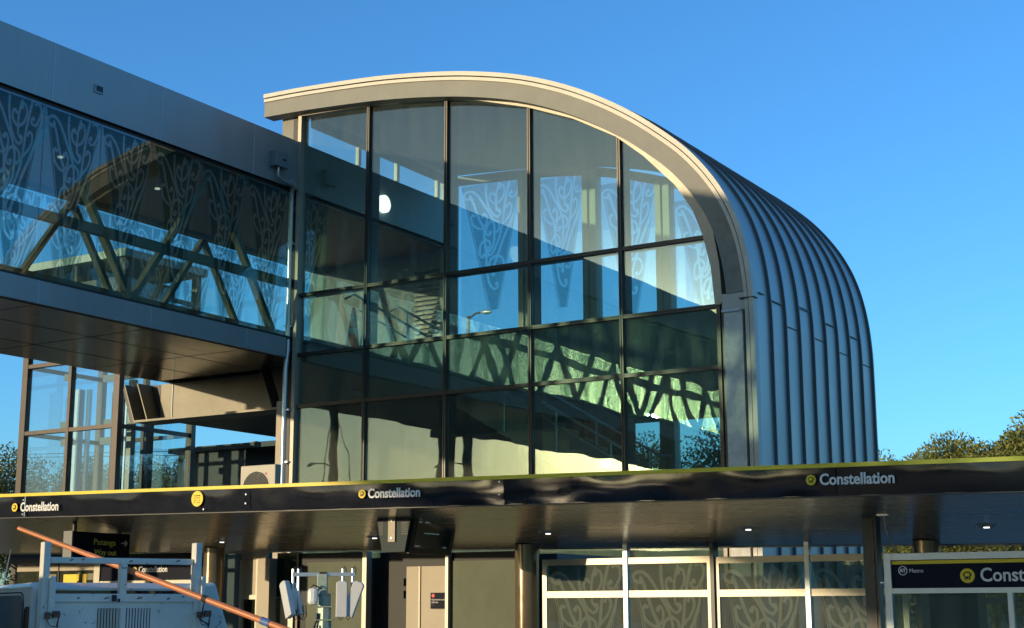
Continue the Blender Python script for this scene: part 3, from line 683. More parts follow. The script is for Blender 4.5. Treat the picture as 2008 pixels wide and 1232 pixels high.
for (u, z, s, xs, r) in ((2.40, 3.035, .185, .82, .062), (8.84, 2.968, .165, .90, .055), (14.76, 2.862, .165, .90, .055)):
    text('Constellation', s, (u, VL, z), cn, 'signwhite', slope=sl, bold=.004, xs=xs)
    bus_emblem(u - .09 - (.03 if r > .06 else 0), VL, z + s * .33, r, cn)
m = MB(); m.disc((5.94, VL + .01, 3.075), .105, (0, -1, 0), .012, 32); dd = build('yellow_disc', m, 'signyellow', cn)
m = MB()
for i in range(4):
    for k in range(4):
        if random.random() < .8: m.box(5.885 + i * .03, VL - .006, 3.02 + k * .03, 5.885 + i * .03 + random.choice((.012, .02)), VL - .001, 3.032 + k * .03)
build('disc_marks', m, 'signnavy', dd)
def roundcol(u, v, r, label=None):
    z = sofz(u, v); return build('column', MB().cyl((u, v), r, .15, z, 32), 'bronzecol', cn, label)
roundcol(3.06, -5.6, .17); roundcol(9.08, -5.6, .175); roundcol(14.83, -5.55, .165)
build('square_post', B(14.68, -7.52, .15, 14.84, -7.36, sofz(14.76, -7.5)), 'darksteel', cn)
build('post_strip', B(14.80, -7.534, .15, 14.805, -7.521, 2.60), 'bronze', cn)
m = MB(); m.tube([(15.0, -7.7, sofz(15, -7.7)), (15.02, -7.72, 2.45), (15.1, -7.8, 2.3), (15.2, -7.9, 2.15)], .012, 6); build('hanging_cable', m, 'steel', cn)
m = MB(); m.box(14.93, -7.75, sofz(15, -7.7) - .02, 15.06, -7.66, sofz(15, -7.7)); build('cable_gland', m, 'steel', cn)

# ------------------------------------------------------------ things under the canopy
ki = thing('platform_room', 'beige and glass room under the canopy with staff door', 'building', (6, -4.6, .15))
KV = -5.12
zr = lambda u: zk(u) - .02
def kwall(a, b, mat, nm='wall_panel', z0=.15, z1=None, v=KV, th=.05, label=None): return build(nm, B(a, v, z0, b, v + th, (z1 if z1 else zr(b))), mat, ki, label)
kwall(3.22, 3.78, 'kiosk', 'wall_panel', 2.42)
fr = MB(); fr.box(3.24, KV - .05, .15, 3.31, KV + .04, 2.41); fr.box(3.60, KV - .05, .15, 3.66, KV + .04, 2.41); fr.box(3.31, KV - .045, 1.76, 3.60, KV + .03, 1.83); build('window_frame', fr, 'alum', ki)
kwall(3.31, 3.60, 'kiosk', 'transom_panel', 1.83, 2.41, KV)
kwall(3.31, 3.60, 'darkglass', 'window_pane', .15, 1.76, KV)
build('corner_pier', B(3.66, KV - .09, .15, 3.92, KV + .2, 2.42), 'kiosk', ki)
kwall(3.92, 4.42, 'greenglass', 'window_pane', .15, 1.78, KV + .1); kwall(3.92, 4.42, 'darkglass', 'wall_panel', 1.8, None, KV + .1)
build('door_post', B(4.26, KV + .0, .15, 4.36, KV + .12, 1.62), 'alum', ki)
fr = MB(); fr.box(4.44, KV - .03, .15, 4.48, KV + .06, zr(4.4)); build('mullion', fr, 'bronze', ki)
kwall(4.48, 5.80, 'doordark', 'door_header', 2.34, None, KV + .02)
kwall(4.62, 5.80, 'frosted', 'frosted_pane', .15, 2.34, KV + .02); kwall(4.62, 5.80, 'innerdark', 'pane_backing', .15, 2.34, KV + .2)
kwall(4.48, 4.62, 'doordark', 'jamb', .15, 2.34, KV + .02)
build('mullion', B(5.80, KV - .06, .15, 5.88, KV + .08, zr(5.9)), 'alum', ki)
kwall(5.88, 6.62, 'doordark', 'doorway', .15, None, KV + .3)
build('door_handle', B(6.36, KV + .26, 1.95, 6.375, KV + .30, 2.07), 'casing', ki); build('door_handle', B(6.36, KV + .26, 1.76, 6.375, KV + .30, 1.88), 'casing', ki)
kwall(6.50, 7.38, 'doordark', 'door_header', 2.24, None, KV + .06)
sd_ = kwall(6.60, 7.36, 'kiosk', 'staff_door', .15, 2.24, KV + .02, .05, 'beige staff door with small dark notice')
build('door_edge', B(6.84, KV - .0, .15, 6.87, KV + .021, 2.24), 'cap', sd_)
build('mullion', B(7.37, KV - .05, .15, 7.42, KV + .08, zr(7.4)), 'alum', ki)
nt_ = build('notice', B(7.07, KV - .002, 1.60, 7.35, KV + .019, 1.84), 'signnavy', sd_)
m = MB(); m.disc((7.12, KV - .003, 1.795), .028, (0, -1, 0), .004, 16); build('notice_symbol', m, 'red', nt_)
def ntext(s, size, z): 
    o = text(s, size, (7.09, KV - .006, z), ki, 'signwhite', extrude=.002); o.parent = sd_
ntext('Ngā kaimahi anake', .033, 1.725); ntext('Staff only', .033, 1.685); ntext('– – – –', .02, 1.65)
kwall(7.42, 8.95, 'doordark', 'door_header', 2.31, None, KV + .05)
kwall(7.42, 8.95, 'frosted', 'frosted_pane', .15, 2.31, KV + .03); kwall(7.42, 8.95, 'innerdark', 'pane_backing', .15, 2.31, KV + .2)
build('room_box', B(3.3, KV + .35, .15, 9.1, -1.2, 2.40), 'innerdark', ki)

def gscreen(a, mid, b, label, zt0=2.27):
    t = thing('glass_screen', label, 'screen', ((a + b) / 2, -5.6, .15), 0, 'koru etched glass screens under the canopy')
    V0 = -5.62
    f = MB(); 
    for x in (a, b): f.box(x - .035, V0, .15, x + .035, V0 + .06, zt0)
    f.box(a + .035, V0, zt0 - .085, mid - .035, V0 + .06, zt0); f.box(mid + .035, V0, zt0 - .085, b - .035, V0 + .06, zt0)
    for x, y in ((a + .035, mid - .035), (mid + .035, b - .035)):
        f.box(x, V0, 1.80, y, V0 + .05, 1.835); f.box(x, V0 + .004, 1.78, y, V0 + .046, 1.80); f.box(x, V0, 1.745, y, V0 + .05, 1.78); f.box(x, V0, .35, y, V0 + .05, .42)
    build('frame', f, 'alum', t)
    build('post', B(mid - .035, V0 - .02, .15, mid + .03, V0 + .08, sofz(mid, V0 + .02)), 'greyalu', t)
    if mid > 12: pass
    for x, y in ((a + .035, mid - .035), (mid + .035, b - .035)):
        for (z0, z1) in ((1.835, zt0 - .085), (.42, 1.745)):
            m = MB(); m.box(x, V0 + .02, z0, y, V0 + .03, z1)
            koru(m, x + .01, y - .01, zt0 - .09, 1.75 * 1.35, V0 + .02, -1, z0, z1)
            build('glass_pane', m, ['screenglass', 'screenfrit', 'screenetch'], t)
    return t
gscreen(9.38, 10.68, 11.93, 'sunlit koru patterned glass screen beside the round bronze column', 2.28)
gscreen(12.03, 13.30, 14.55, 'koru patterned glass screen beside the square dark post, partly shaded', 2.265)
build('dark_divider_post', B(11.955, -5.66, .15, 12.01, -5.5, sofz(12, -5.6)), 'darksteel', cn)

# display unit hung under the fascia
du = thing('display_unit', 'hanging departure display with vented grey casing and dark screen', 'display', (8.9, -7.9, 2.8))
zc = sofz(8.6, -8.1)
m = MB(); m.prism([(8.40, 2.33), (8.76, 2.33), (8.86, 2.79), (8.30, 2.79)], -8.16, -8.12); build('end_plate', m, 'casing', du)
m = MB(); m.hexa([(8.40, -8.12, 2.33), (8.76, -8.12, 2.33), (8.76, -7.15, 2.33), (8.40, -7.15, 2.33)], [(8.30, -8.12, 2.79), (8.86, -8.12, 2.79), (8.86, -7.15, 2.79), (8.30, -7.15, 2.79)]); build('casing', m, 'rubber', du)
mm_ = MB()
for k in range(7):
    z = 2.555 + k * .029
    mm_.box(8.335 + .001 * (7 - k) * 2, -8.166, z, 8.42, -8.158, z + .012); mm_.box(8.71, -8.166, z, 8.815, -8.158, z + .012)
build('vent_slots', mm_, 'black', du)
build('hanger_strap', B(8.51, -8.185, 2.46, 8.62, -8.16, zb(8.6) + .0), 'kiosk', du)
m = MB(); m.disc((8.565, -8.185, 2.74), .012, (0, -1, 0), .006, 8); m.disc((8.565, -8.185, 2.51), .012, (0, -1, 0), .006, 8); build('strap_bolt', m, 'steel', du)
# screen on the right-hand (+u) face
def face(x, y, z):  # along y, z on the sloping +u face
    return (8.76 + (z - 2.33) / .46 * .10 + x, y, z)
def qd(y0, y1, z0, z1, o, o2):
    m = MB(); m.hexa([face(o, y0, z0), face(o2, y0, z0), face(o2, y1, z0), face(o, y1, z0)], [face(o, y0, z1), face(o2, y0, z1), face(o2, y1, z1), face(o, y1, z1)]); return m
build('bezel', qd(-8.10, -7.12, 2.31, 2.80, .002, .03), 'black', du)
scn = build('screen', qd(-8.03, -7.2, 2.38, 2.75, .03, .034), 'screen', du)
def stext(s, size, y, z):
    T = Matrix.Translation(face(.037, y, z)) @ Matrix.Rotation(R(90), 4, 'Z') @ Matrix.Rotation(-math.atan(.10 / .46) * 0, 4, 'Y')
    cu = bpy.data.curves.new("t", 'FONT'); cu.body = s; cu.size = size; o = bpy.data.objects.new("t", cu); C.objects.link(o)
    dg = bpy.context.evaluated_depsgraph_get(); dg.update(); me = bpy.data.meshes.new_from_object(o.evaluated_get(dg)); bpy.data.objects.remove(o)
    me.transform(local_of(du).inverted() @ T @ Matrix.Rotation(R(90), 4, 'X')); me.materials.append(M['screentext'])
    ob = bpy.data.objects.new('screen_text', me); C.objects.link(ob); ob.parent = scn
stext('No Services Due', .05, -7.84, 2.57); stext('Route', .028, -8.0, 2.71); stext('Destination', .028, -7.86, 2.71); stext('Scheduled  Due', .028, -7.52, 2.71); stext('Platform 1', .03, -8.0, 2.40); stext('18:02', .04, -7.36, 2.40)

# hanging way-out sign
hs = thing('hanging_sign', 'black hanging Way out sign with yellow lettering and white arrow', 'sign', (2.85, -7.95, 2.8), R(90))
build('sign_box', B(-.565, -.08, -.44, .59, .08, -.05), 'signnavy', hs, local=True)
build('end_cap', B(-.59, -.10, -.445, -.565, .085, -.045), 'endgrey', hs, local=True)
for x in (-.46, .44): build('hanger_pole', MB().cyl((x, 0), .035, -.05, .19, 12), 'darksteel', hs, local=True)
text('Putanga', .135, (-.15, -.084, -.235), hs, 'liftedyellow', local=True, xs=1.06); text('Way out', .128, (-.13, -.084, -.385), hs, 'liftedyellow', local=True, xs=.98)
m = MB(); m.beam((.41, -.088, -.195), (.52, -.088, -.195), .02, .018); m.beam((.48, -.088, -.155), (.528, -.088, -.198), .02, .018); m.beam((.48, -.088, -.235), (.528, -.088, -.192), .02, .018); build('arrow', m, 'signwhite', hs, local=True)

# second station sign further back on the left, with its shelter
ls = thing('passenger_shelter', 'pale framed passenger shelter with dark station panel behind the truck', 'shelter', (0, -3.9, .15))
SV = -4.2
build('roof_slab', B(-.45, SV - .3, 2.655, 1.85, SV + 2, 2.78), 'alum', ls); build('yellow_edge_strip', B(-.42, SV - .33, 2.60, 1.82, SV - .29, 2.65), 'yellow', ls)
build('header_beam', B(-3.4, SV - .25, 2.47, -1.0, SV + .1, 2.66), 'black', ls)
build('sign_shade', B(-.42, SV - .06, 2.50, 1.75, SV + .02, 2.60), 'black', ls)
build('sign_panel', B(-1.04, SV - .02, 2.13, 1.75, SV + .02, 2.50), 'signnavy', ls)
text('Constellation', .152, (-.06, SV - .026, 2.27), ls, 'signwhite', bold=.003, xs=.88); bus_emblem(-.165, SV - .022, 2.315, .055, ls)
m = MB(); m.box(-1.20, SV - .05, .15, -1.05, SV + .06, 2.47); build('shelter_post', m, 'alum', ls); build('shelter_post', B(1.76, SV - .05, .15, 1.86, SV + .06, 2.66), 'alum', ls)
build('mid_rail', B(-1.05, SV - .04, 2.05, 1.76, SV + .04, 2.12), 'alum', ls)
build('shelter_glass', B(-1.05, SV, .4, 1.76, SV + .01, 2.05), 'greenglass', ls)
build('wall_header', B(-3.38, SV, 2.33, -1.20, SV + .04, 2.47), 'kiosk', ls)
build('window_pane', B(-3.38, SV + .01, .3, -1.20, SV + .02, 2.33), 'greenglass', ls); build('window_backing', B(-3.38, SV + .5, .3, -1.20, SV + .55, 2.45), 'innerdark', ls)
build('mullion', B(-2.22, SV - .01, .2, -2.19, SV + .0, 2.47), 'black', ls)
build('yellow_notice', B(-2.06, SV - .004, 2.10, -1.64, SV + .009, 2.26), 'signyellow', ls); build('yellow_notice', B(-1.54, SV - .004, 2.10, -1.44, SV + .009, 2.26), 'signyellow', ls)
build('notice', B(-2.5, SV - .004, 2.15, -2.26, SV + .009, 2.27), 'steelpaint', ls); build('notice', B(-1.42, SV - .004, 2.15, -1.24, SV + .009, 2.27), 'steelpaint', ls)

# station name cabinet at the right
nc = thing('name_cabinet', 'silver framed cabinet with dark station name panel at the right', 'sign cabinet', (16.5, -8, .15))
CV = -8.0; A0, A1 = 15.10, 18.6; rt = lambda u: 2.172 - .0063 * (u - 15.1)
f = MB(); f.box(A0 - .03, CV - .03, .15, A0 + .045, CV + .08, 2.172); f.box(A1, CV - .03, .15, A1 + .07, CV + .08, 2.15)
f.box(A0 + .045, CV - .028, 2.10, A1, CV + .07, 2.17); f.box(A0 + .045, CV - .028, 1.745, A1, CV + .07, 1.80)
for u in (16.36, 17.5): f.box(u, CV - .027, .3, u + .055, CV + .06, 1.745)
build('frame', f, 'greyalu', nc)
f = MB(); f.box(A0 + .045, CV + .005, 1.80, A1, CV + .03, 2.10); build('sign_panel', f, 'signnavy', nc)
build('yellow_strip', B(A0 + .05, CV - .002, 2.055, A1, CV + .006, 2.092), 'signyellow', nc)
text('Metro', .062, (15.335, CV - .001, 1.965), nc, 'signwhite'); text('AT', .052, (15.233, CV - .001, 1.972), nc, 'signwhite', bold=.002)
m = MB(); n = 28; ri, ro_ = .041, .050
m.add([(15.268 + r_ * math.cos(2 * math.pi * k / n), CV - .002, 1.988 + r_ * math.sin(2 * math.pi * k / n)) for r_ in (ri, ro_) for k in range(n)], [(k, (k + 1) % n, n + (k + 1) % n, n + k) for k in range(n)]); build('logo_ring', m, 'signwhite', nc)
bus_emblem(15.955, CV + .004, 1.925, .076, nc)
text('Constellation', .20, (16.085, CV - .001, 1.865), nc, 'signwhite', bold=.003, xs=.92)
for a, b in ((A0 + .045, 16.36), (16.415, 17.5), (17.555, A1)): build('glass_pane', B(a, CV + .02, .3, b, CV + .03, 1.745), 'screenglass', nc)
f = MB(); f.box(15.32, CV + .45, .2, 15.40, CV + .5, 1.75); f.box(15.93, CV + .45, .2, 16.02, CV + .5, 1.75); f.box(16.0, CV + .44, 1.63, 17.2, CV + .49, 1.70); build('inner_frame', f, 'alum', nc)
build('dark_poster', B(15.40, CV + .46, .3, 15.93, CV + .47, 1.75), 'darkglass', nc)
m = MB(); m.disc((15.06, CV, 1.86), .025, (-1, 0, 0), .04, 10); build('lock_knob', m, 'steel', nc)

# ------------------------------------------------------------ air conditioning unit on the canopy roof
ac = thing('air_conditioner', 'cream outdoor air conditioning unit behind the yellow canopy edge', 'air conditioner', (1.7, -2.8, 3.3))
build('casing', B(1.23, -3.0, 3.35, 2.08, -2.82, 4.24), 'acbody', ac, bevel=.015)
m = MB(); 
for k in range(7): 
    r_ = .04 + .045 * k; m.tube([(1.62 + r_ * math.cos(t * .2618), -3.012, 3.80 + r_ * math.sin(t * .2618)) for t in range(25)], .006, 4, False)
for k in range(12): m.beam((1.62, -3.012, 3.8), (1.62 + .33 * math.cos(k * .5236), -3.012, 3.8 + .33 * math.sin(k * .5236)), .006, .006, (0, 1, 0))
build('fan_grille', m, 'darksteel', ac); m = MB(); m.disc((1.62, -3.001, 3.8), .32, (0, -1, 0), .004, 30); build('fan_recess', m, 'innerdark', ac)
m = MB()
for dx, dz in ((0, .02), (-.015, 0), (.015, 0)): m.prism([(1.86 + dx, 4.05 + dz), (1.872 + dx, 4.065 + dz), (1.86 + dx, 4.08 + dz), (1.848 + dx, 4.065 + dz)], -3.006, -3.001)
lg = build('casing_logo', m, 'red', ac)

# ------------------------------------------------------------ traffic cone in the hall
co = thing('traffic_cone', 'tall orange traffic cone with white bands inside the glass hall', 'traffic cone', (.80, .9, 7.0))
rr = lambda z: .165 - .125 * z / .98
def cseg(a, b, mt, nm, o=0): build(nm, MB().tube([(.80, .9, 7.0 + a), (.80, .9, 7.0 + b)], [rr(a) + o, rr(b) + o], 24), mt, co)
cseg(.03, 1.0, 'orange', 'cone_body'); cseg(.42, .54, 'reflective', 'white_band', .003); cseg(.70, .80, 'reflective', 'white_band', .003)
build('cone_base', B(.62, .72, 7.0, .98, 1.08, 7.03), 'rubber', co)

# ------------------------------------------------------------ truck
tk = thing('flatbed_truck', 'white flatbed truck with chipped headboard rack parked in front of the canopy', 'truck', (9.37, -14.6, 0), math.atan2(.904, .428))
K = dict(parent=tk, local=True)
def tb(nm, x0, y0, z0, x1, y1, z1, mt='ute', bv=.006, label=None): return build(nm, B(x0, y0, z0, x1, y1, z1), mt, tk, label, True, bv)
tb('rack_post', -.03, -.06, 1.15, .035, .06, 2.21); tb('rack_post', 1.42, -.06, 1.15, 1.485, .06, 2.23); tb('rack_post', .70, -.045, 1.74, .76, .05, 2.02)
tb('rack_crossbar', .045, -.028, 2.02, 1.41, .028, 2.075)
tb('headboard_rail', .07, -.055, 1.67, 1.43, -.005, 1.745)
tb('headboard_panel', .05, -.03, .95, 1.46, -.012, 1.67, bv=0)
m = MB()
for a, n_ in ((.50, 7), (.77, 9)):
    for k in range(n_): m.box(a + k * .028, -.034, 1.2, a + k * .028 + (.007 if a > .6 else .004), -.031, 1.615)
build('louvre_slots', m, 'rubber', tk, None, True)
m = MB()
for k in range(8): m.box(.505 + k * .028, -.042, 1.2, .505 + k * .028 + .012, -.031, 1.615)
build('louvre_ribs', m, 'alum', tk, None, True)
tb('side_stake', .03, -.10, .9, .085, -.06, 1.90); tb('side_stake', 1.475, -.10, .9, 1.515, -.06, 1.91)
for x in (.055, 1.495):
    m = MB(); m.box(x - .06, -.14, 1.52, x - .02, -.10, 1.58); m.box(x + .01, -.14, 1.53, x + .07, -.10, 1.59); m.beam((x - .06, -.12, 1.555), (x + .08, -.12, 1.56), .015, .015)
    m.tube([(x - .05, -.13, 1.53), (x - .02, -.14, 1.46), (x + .04, -.14, 1.45), (x + .06, -.13, 1.53)], .005, 6); m.tube([(x + .06, -.13, 1.53), (x + .05, -.14, 1.44), (x + .01, -.14, 1.38), (x + .0, -.14, 1.30)], .007, 6)
    build('stake_latch', m, 'rust', tk, None, True)
# cab
cab = MB()
X0, X1 = -.06, 1.56
cab.prism([(0, 0)] * 0 + [(.14, .5), (1.75, .5), (1.78, 1.15), (1.55, 1.78), (1.45, 1.84), (.24, 1.85), (.14, 1.80)], X0, X1)
cab.v = [(y, x, z) for x, y, z in cab.v]; cab.f = [list(reversed(f)) for f in cab.f]
cabo = build('cab', cab, 'utecab', tk, None, True, .035)
m = MB(); m.box(X0 + .10, .105, 1.56, X1 - .10, .138, 1.78); build('cab_rear_window', m, 'darkglass', tk, None, True)
m = MB(); m.box(.10, .10, 1.775, 1.46, .139, 1.80); m.box(.10, .11, 1.70, 1.46, .139, 1.708); build('cab_rib', m, 'ute', tk, None, True, .004)
m = MB(); m.prism([(.42, 1.12), (1.40, 1.12), (1.36, 1.68), (1.28, 1.735), (.52, 1.735), (.42, 1.66)], 0, .006); m.v = [(X0 - .008 + y, x, z) for x, y, z in m.v]; build('side_window', m, 'cabglass', tk, None, True)
m = MB(); m.prism([(.20, 1.25), (.36, 1.25), (.36, 1.60), (.30, 1.63), (.20, 1.63)], 0, .006); m.v = [(X0 - .008 + y, x, z) for x, y, z in m.v]; build('quarter_window', m, 'darkglass', tk, None, True)
def seamline(pts, r_=.006): build('door_seal', MB().tube(pts, r_, 6), 'rubber', tk, None, True)
seamline([(X0 - .004, .40, .7), (X0 - .004, .40, 1.66), (X0 - .004, .43, 1.73), (X0 - .004, .50, 1.76), (X0 - .004, 1.35, 1.76), (X0 - .004, 1.45, 1.70)])
tb('tray_deck', -.1, -3.0, .82, 1.6, .05, .92); tb('tray_side', -.12, -3.0, .92, -.08, -.11, 1.2); tb('tray_side', 1.58, -3.0, .92, 1.62, -.11, 1.2); tb('tray_gate', -.08, -3.02, .92, 1.58, -2.98, 1.2); tb('chassis', .3, -2.8, .55, 1.2, 1.5, .82, 'rubber')
for x in (-.08, 1.36):
    for y in (-2.1, 1.0):
        m = MB(); m.tube([(x, y, .36), (x + .22, y, .36)], .36, 28); wh = build('wheel', m, 'rubber', tk, None, True)
        m = MB(); m.tube([(x - .012, y, .36), (x + .232, y, .36)], .2, 20); build('rim', m, 'steel', wh, None, True)
# light canvas bag at right post and strap of black rope
m = MB(); m.hexa([(1.50, .10, 1.2), (1.92, .10, 1.2), (1.92, .35, 1.2), (1.50, .35, 1.2)], [(1.46, .10, 1.84), (1.70, .10, 1.86), (1.66, .35, 1.86), (1.46, .35, 1.84)]); build('side_guard', m, 'ute', tk, None, True, .03)
build('whip_antenna', MB().tube([(-.02, 1.35, 1.80), (-.04, 1.05, 2.18)], [.006, .004], 6), 'steel', tk, None, True)
for x, z, l in ((.22, 2.045, .03), (.33, 2.05, .02), (.78, 2.04, .03), (1.24, 2.05, .035), (.55, 1.70, .04), (.86, 1.70, .05), (1.15, 1.695, .03), (1.3, 1.715, .02), (.30, 1.70, .02)):
    build('chip_mark', MB().beam((x, -.0565 if z < 1.8 else -.0292, z), (x + l, -.0565 if z < 1.8 else -.0292, z + .012), .002, .012), 'rust', tk, None, True)
tb('rail_clip', .62, -.075, 1.675, .66, -.055, 1.735, 'rubber', .002); tb('tie_hook', .675, -.07, 1.67, .695, -.055, 1.70, 'rubber', .002)
tb('cab_gutter', -.07, .16, 1.795, -.055, 1.5, 1.81, 'ute', 0); tb('roof_bolt', .40, .3, 1.85, .43, .33, 1.865, 'rubber', 0); tb('roof_bolt', 1.1, .3, 1.85, 1.13, .33, 1.865, 'rubber', 0)
# pole lying over the rack
TM = Matrix.Translation((9.37, -14.6, 0)) @ Matrix.Rotation(math.atan2(.904, .428), 4, 'Z')
po = thing('long_pole', 'long orange brown pole lying slanted across the truck rack', 'pole', tuple(TM @ Vector((.05, 1.16, 2.39))))
pa = TM @ Vector((.05, 1.16, 2.39)); pb_ = TM @ Vector((1.72, -1.39, 1.44)); dv = pb_ - pa; pe = pa + dv * 1.55
def pp(t): return pa + dv * t
build('pole_shaft', MB().tube([pa, pp(.28), pp(.285), pp(.6), pe], [.021, .025, .027, .028, .030], 20), 'pole', po)
build('black_tie', MB().tube([pp(.725), pp(.74)], .033, 14), 'rubber', po)
build('tie_tail', MB().tube([pp(.73) + Vector((0, 0, -.03)), pp(.725) + Vector((0, 0, -.12)), pp(.72) + Vector((.0, 0, -.2)), pp(.75) + Vector((0, 0, -.215))], .007, 6), 'rubber', po)
build('blue_band', MB().tube([pp(.935), pp(.965)], .035, 16), 'bluetape', po)

# ------------------------------------------------------------ antenna mast
RV = Vector((.8513, .5247, 0)); FV = Vector((-.5247, .8513, 0))
am = thing('antenna_mast', 'telescopic mast with crossbar and pale panel antennas in front of the doors', 'antenna mast', (11.95, -13.80, .235), math.atan2(.5247, .8513))
am.scale = (.853, .853, .853)
def ab(nm, x0, y0, z0, x1, y1, z1, mt='antenna', bv=.004): return build(nm, B(x0, y0, z0, x1, y1, z1), mt, am, None, True, bv)
m = MB(); z = .0
for k in range(12):
    r_ = .125 - k * .0052; za = .2 + k * .13; m.tube([(0.03, 0, za), (0.03, 0, za + .125)], r_, 8); m.box(.03 - r_ - .02, -r_ - .01, za + .118, .03 + r_ + .02, r_ + .01, za + .125)
build('mast_tube', m, 'mast', am, None, True)
m = MB(); m.tube([(-.045 + .02 * math.sin(k * 1.3), -.07, .3 + k * .06) for k in range(22)], .014, 6); m.tube([(-.02 + .018 * math.cos(k * 1.1), -.085, .3 + k * .06) for k in range(20)], .010, 6); build('cable_bundle', m, 'wire', am, None, True)
ab('mast_head', -.04, -.04, 1.72, .06, .04, 1.95, 'mast')
ab('crossbar', -.30, -.02, 1.925, .345, .02, 1.965, 'steel'); ab('crossbar_clamp', -.02, -.035, 1.88, .05, .035, 1.97, 'wire')
for x in (-.29, -.235, .215, .315):
    build('drop_tube', MB().tube([(x, 0, 2.0), (x, 0, 1.74)], .016, 8), 'steel', am, None, True)
    build('cable_loop', MB().tube([(x, 0, 2.0), (x + .02, -.01, 2.025), (x + .035, -.01, 1.99), (x + .03, 0, 1.95)], .005, 6), 'wire', am, None, True)
def panel(cx, cy, cz, w_, h_, ry, rz, nm='panel_antenna'):
    m = MB(); m.prism([(-w_ / 2, -h_ / 2), (w_ / 2, -h_ / 2), (w_ / 2, h_ / 2 - .02), (w_ / 4, h_ / 2), (-w_ / 4, h_ / 2), (-w_ / 2, h_ / 2 - .02)], -.03, .03)
    T = Matrix.Translation((cx, cy, cz)) @ Matrix.Rotation(rz, 4, 'Z') @ Matrix.Rotation(ry, 4, 'Y'); m.v = [tuple(T @ Vector(v)) for v in m.v]; return build(nm, m, 'antenna', am, None, True, .008)
panel(-.335, -.05, 1.70, .12, .38, R(-24), R(-52)); panel(-.25, .03, 1.70, .09, .34, R(-20), R(-40)); panel(.215, -.05, 1.70, .115, .36, 0, 0); panel(.33, -.03, 1.70, .115, .36, R(20), R(-6))
m = MB(); m.beam((-.29, -.01, 1.80), (-.25, .0, 1.60), .03, .12); build('panel_bracket', m, 'steel', am, None, True)
ab('junction_dome', -.12, -.17, 1.64, -.015, -.09, 1.81, 'white', .035)
for a in ((-.10, -.09, 1.72, -.11, 1.82, .0, 1.80), ):
    build('cable_loop', MB().tube([(-.08, -.09, 1.71), (-.125, -.09, 1.78), (-.07, -.09, 1.84), (.02, -.08, 1.80)], .008, 6), 'wire', am, None, True)
for x in (-.27, -.22, -.19, .19, .27):
    build('cable_loop', MB().tube([(x, -.02, 1.62), (x - .03, -.03, 1.55), (x + .01, -.03, 1.49), (x + .05, -.03, 1.53), (x + .04, -.02, 1.64)], .005, 6), 'wire', am, None, True)
ab('mast_foot', -.3, -.3, -.27, .3, .3, .2, 'mast')

# ------------------------------------------------------------ unseen off-frame bus, added to cast shade on the truck
bs = thing('shading_bus', 'unseen white bus with dark windows, added to shade the truck', 'bus', (3, -19.4, 0))
build('body', B(-2.0, -20.4, .35, 7.9, -18.2, 2.40), 'utecab', bs, bevel=.12)
for x in (-1.5, .3, 2.1, 3.9, 5.7):
    for y in (-20.41, -18.21): build('window_pane', B(x, y, 1.3, x + 1.6, y + .02, 2.2), 'darkglass', bs)
build('windscreen', B(7.89, -20.2, 1.1, 7.91, -18.4, 2.3), 'darkglass', bs)
for x in (-.2, 6.4):
    for y in (-20.42, -18.45): build('wheel', MB().tube([(x, y, .48), (x, y + .28, .48)], .48, 28), 'rubber', bs)

# ------------------------------------------------------------ trees
import numpy as np
def crown_mesh(name, seed, n, sx_, sz_, ll, lw, mat, clumps=26, droop=0.):
    rg = np.random.default_rng(seed)
    cc = rg.normal(0, 1, (clumps, 3)); cc /= np.linalg.norm(cc, axis=1)[:, None]; cc *= (rg.random((clumps, 1)) ** .4) * np.array([sx_, sx_, sz_]) * .78
    cr = rg.uniform(.22, .42, clumps) * sx_
    k = rg.integers(0, clumps, n); d = rg.normal(0, 1, (n, 3)); d /= np.linalg.norm(d, axis=1)[:, None]
    c = cc[k] + d * (cr[k] * rg.random(n) ** .45)[:, None]
    # sprays of leaves that stick out
    a = d + rg.normal(0, .7, (n, 3)); a[:, 2] -= droop; a /= np.linalg.norm(a, axis=1)[:, None]
    b = np.cross(a, rg.normal(0, 1, (n, 3))); b /= np.linalg.norm(b, axis=1)[:, None]
    L = (ll * rg.uniform(.6, 1.4, n))[:, None]; W_ = (lw * rg.uniform(.7, 1.3, n))[:, None]
    v = np.stack([c - a * L * .5, c + b * W_, c + a * L * .5, c - b * W_], 1).reshape(-1, 3)
    me = bpy.data.meshes.new(name); me.vertices.add(4 * n); me.vertices.foreach_set("co", v.ravel())
    me.loops.add(4 * n); me.loops.foreach_set("vertex_index", np.arange(4 * n, dtype=np.int32)); me.polygons.add(n)
    me.polygons.foreach_set("loop_start", np.arange(0, 4 * n, 4, dtype=np.int32)); me.update(calc_edges=True); me.validate()
    me.materials.append(M[mat]); return me
CG = [crown_mesh("crown", s, 42000, 2.1, 1.7, .15, .026, 'leafgold', 60, .15) for s in (1, 2)]
CD = [crown_mesh("crown", s, 42000, 2.0, 1.8, .075, .022, 'leafdark', 60) for s in (3, 4)]
def trunk_mesh(seed, h):
    rd = random.Random(seed); m = MB(); m.tube([(0, 0, 0), (.05, .03, h * .4), (-.03, .05, h * .75)], [.16, .12, .08], 8)
    for k in range(7):
        a = rd.uniform(0, 6.28); q = rd.uniform(.35, .75) * h; l = rd.uniform(.9, 1.6)
        m.tube([(0, .04, q), (math.cos(a) * l * .5, math.sin(a) * l * .5, q + .5), (math.cos(a) * l, math.sin(a) * l, q + 1.0)], [.06, .04, .015], 5)
    return m
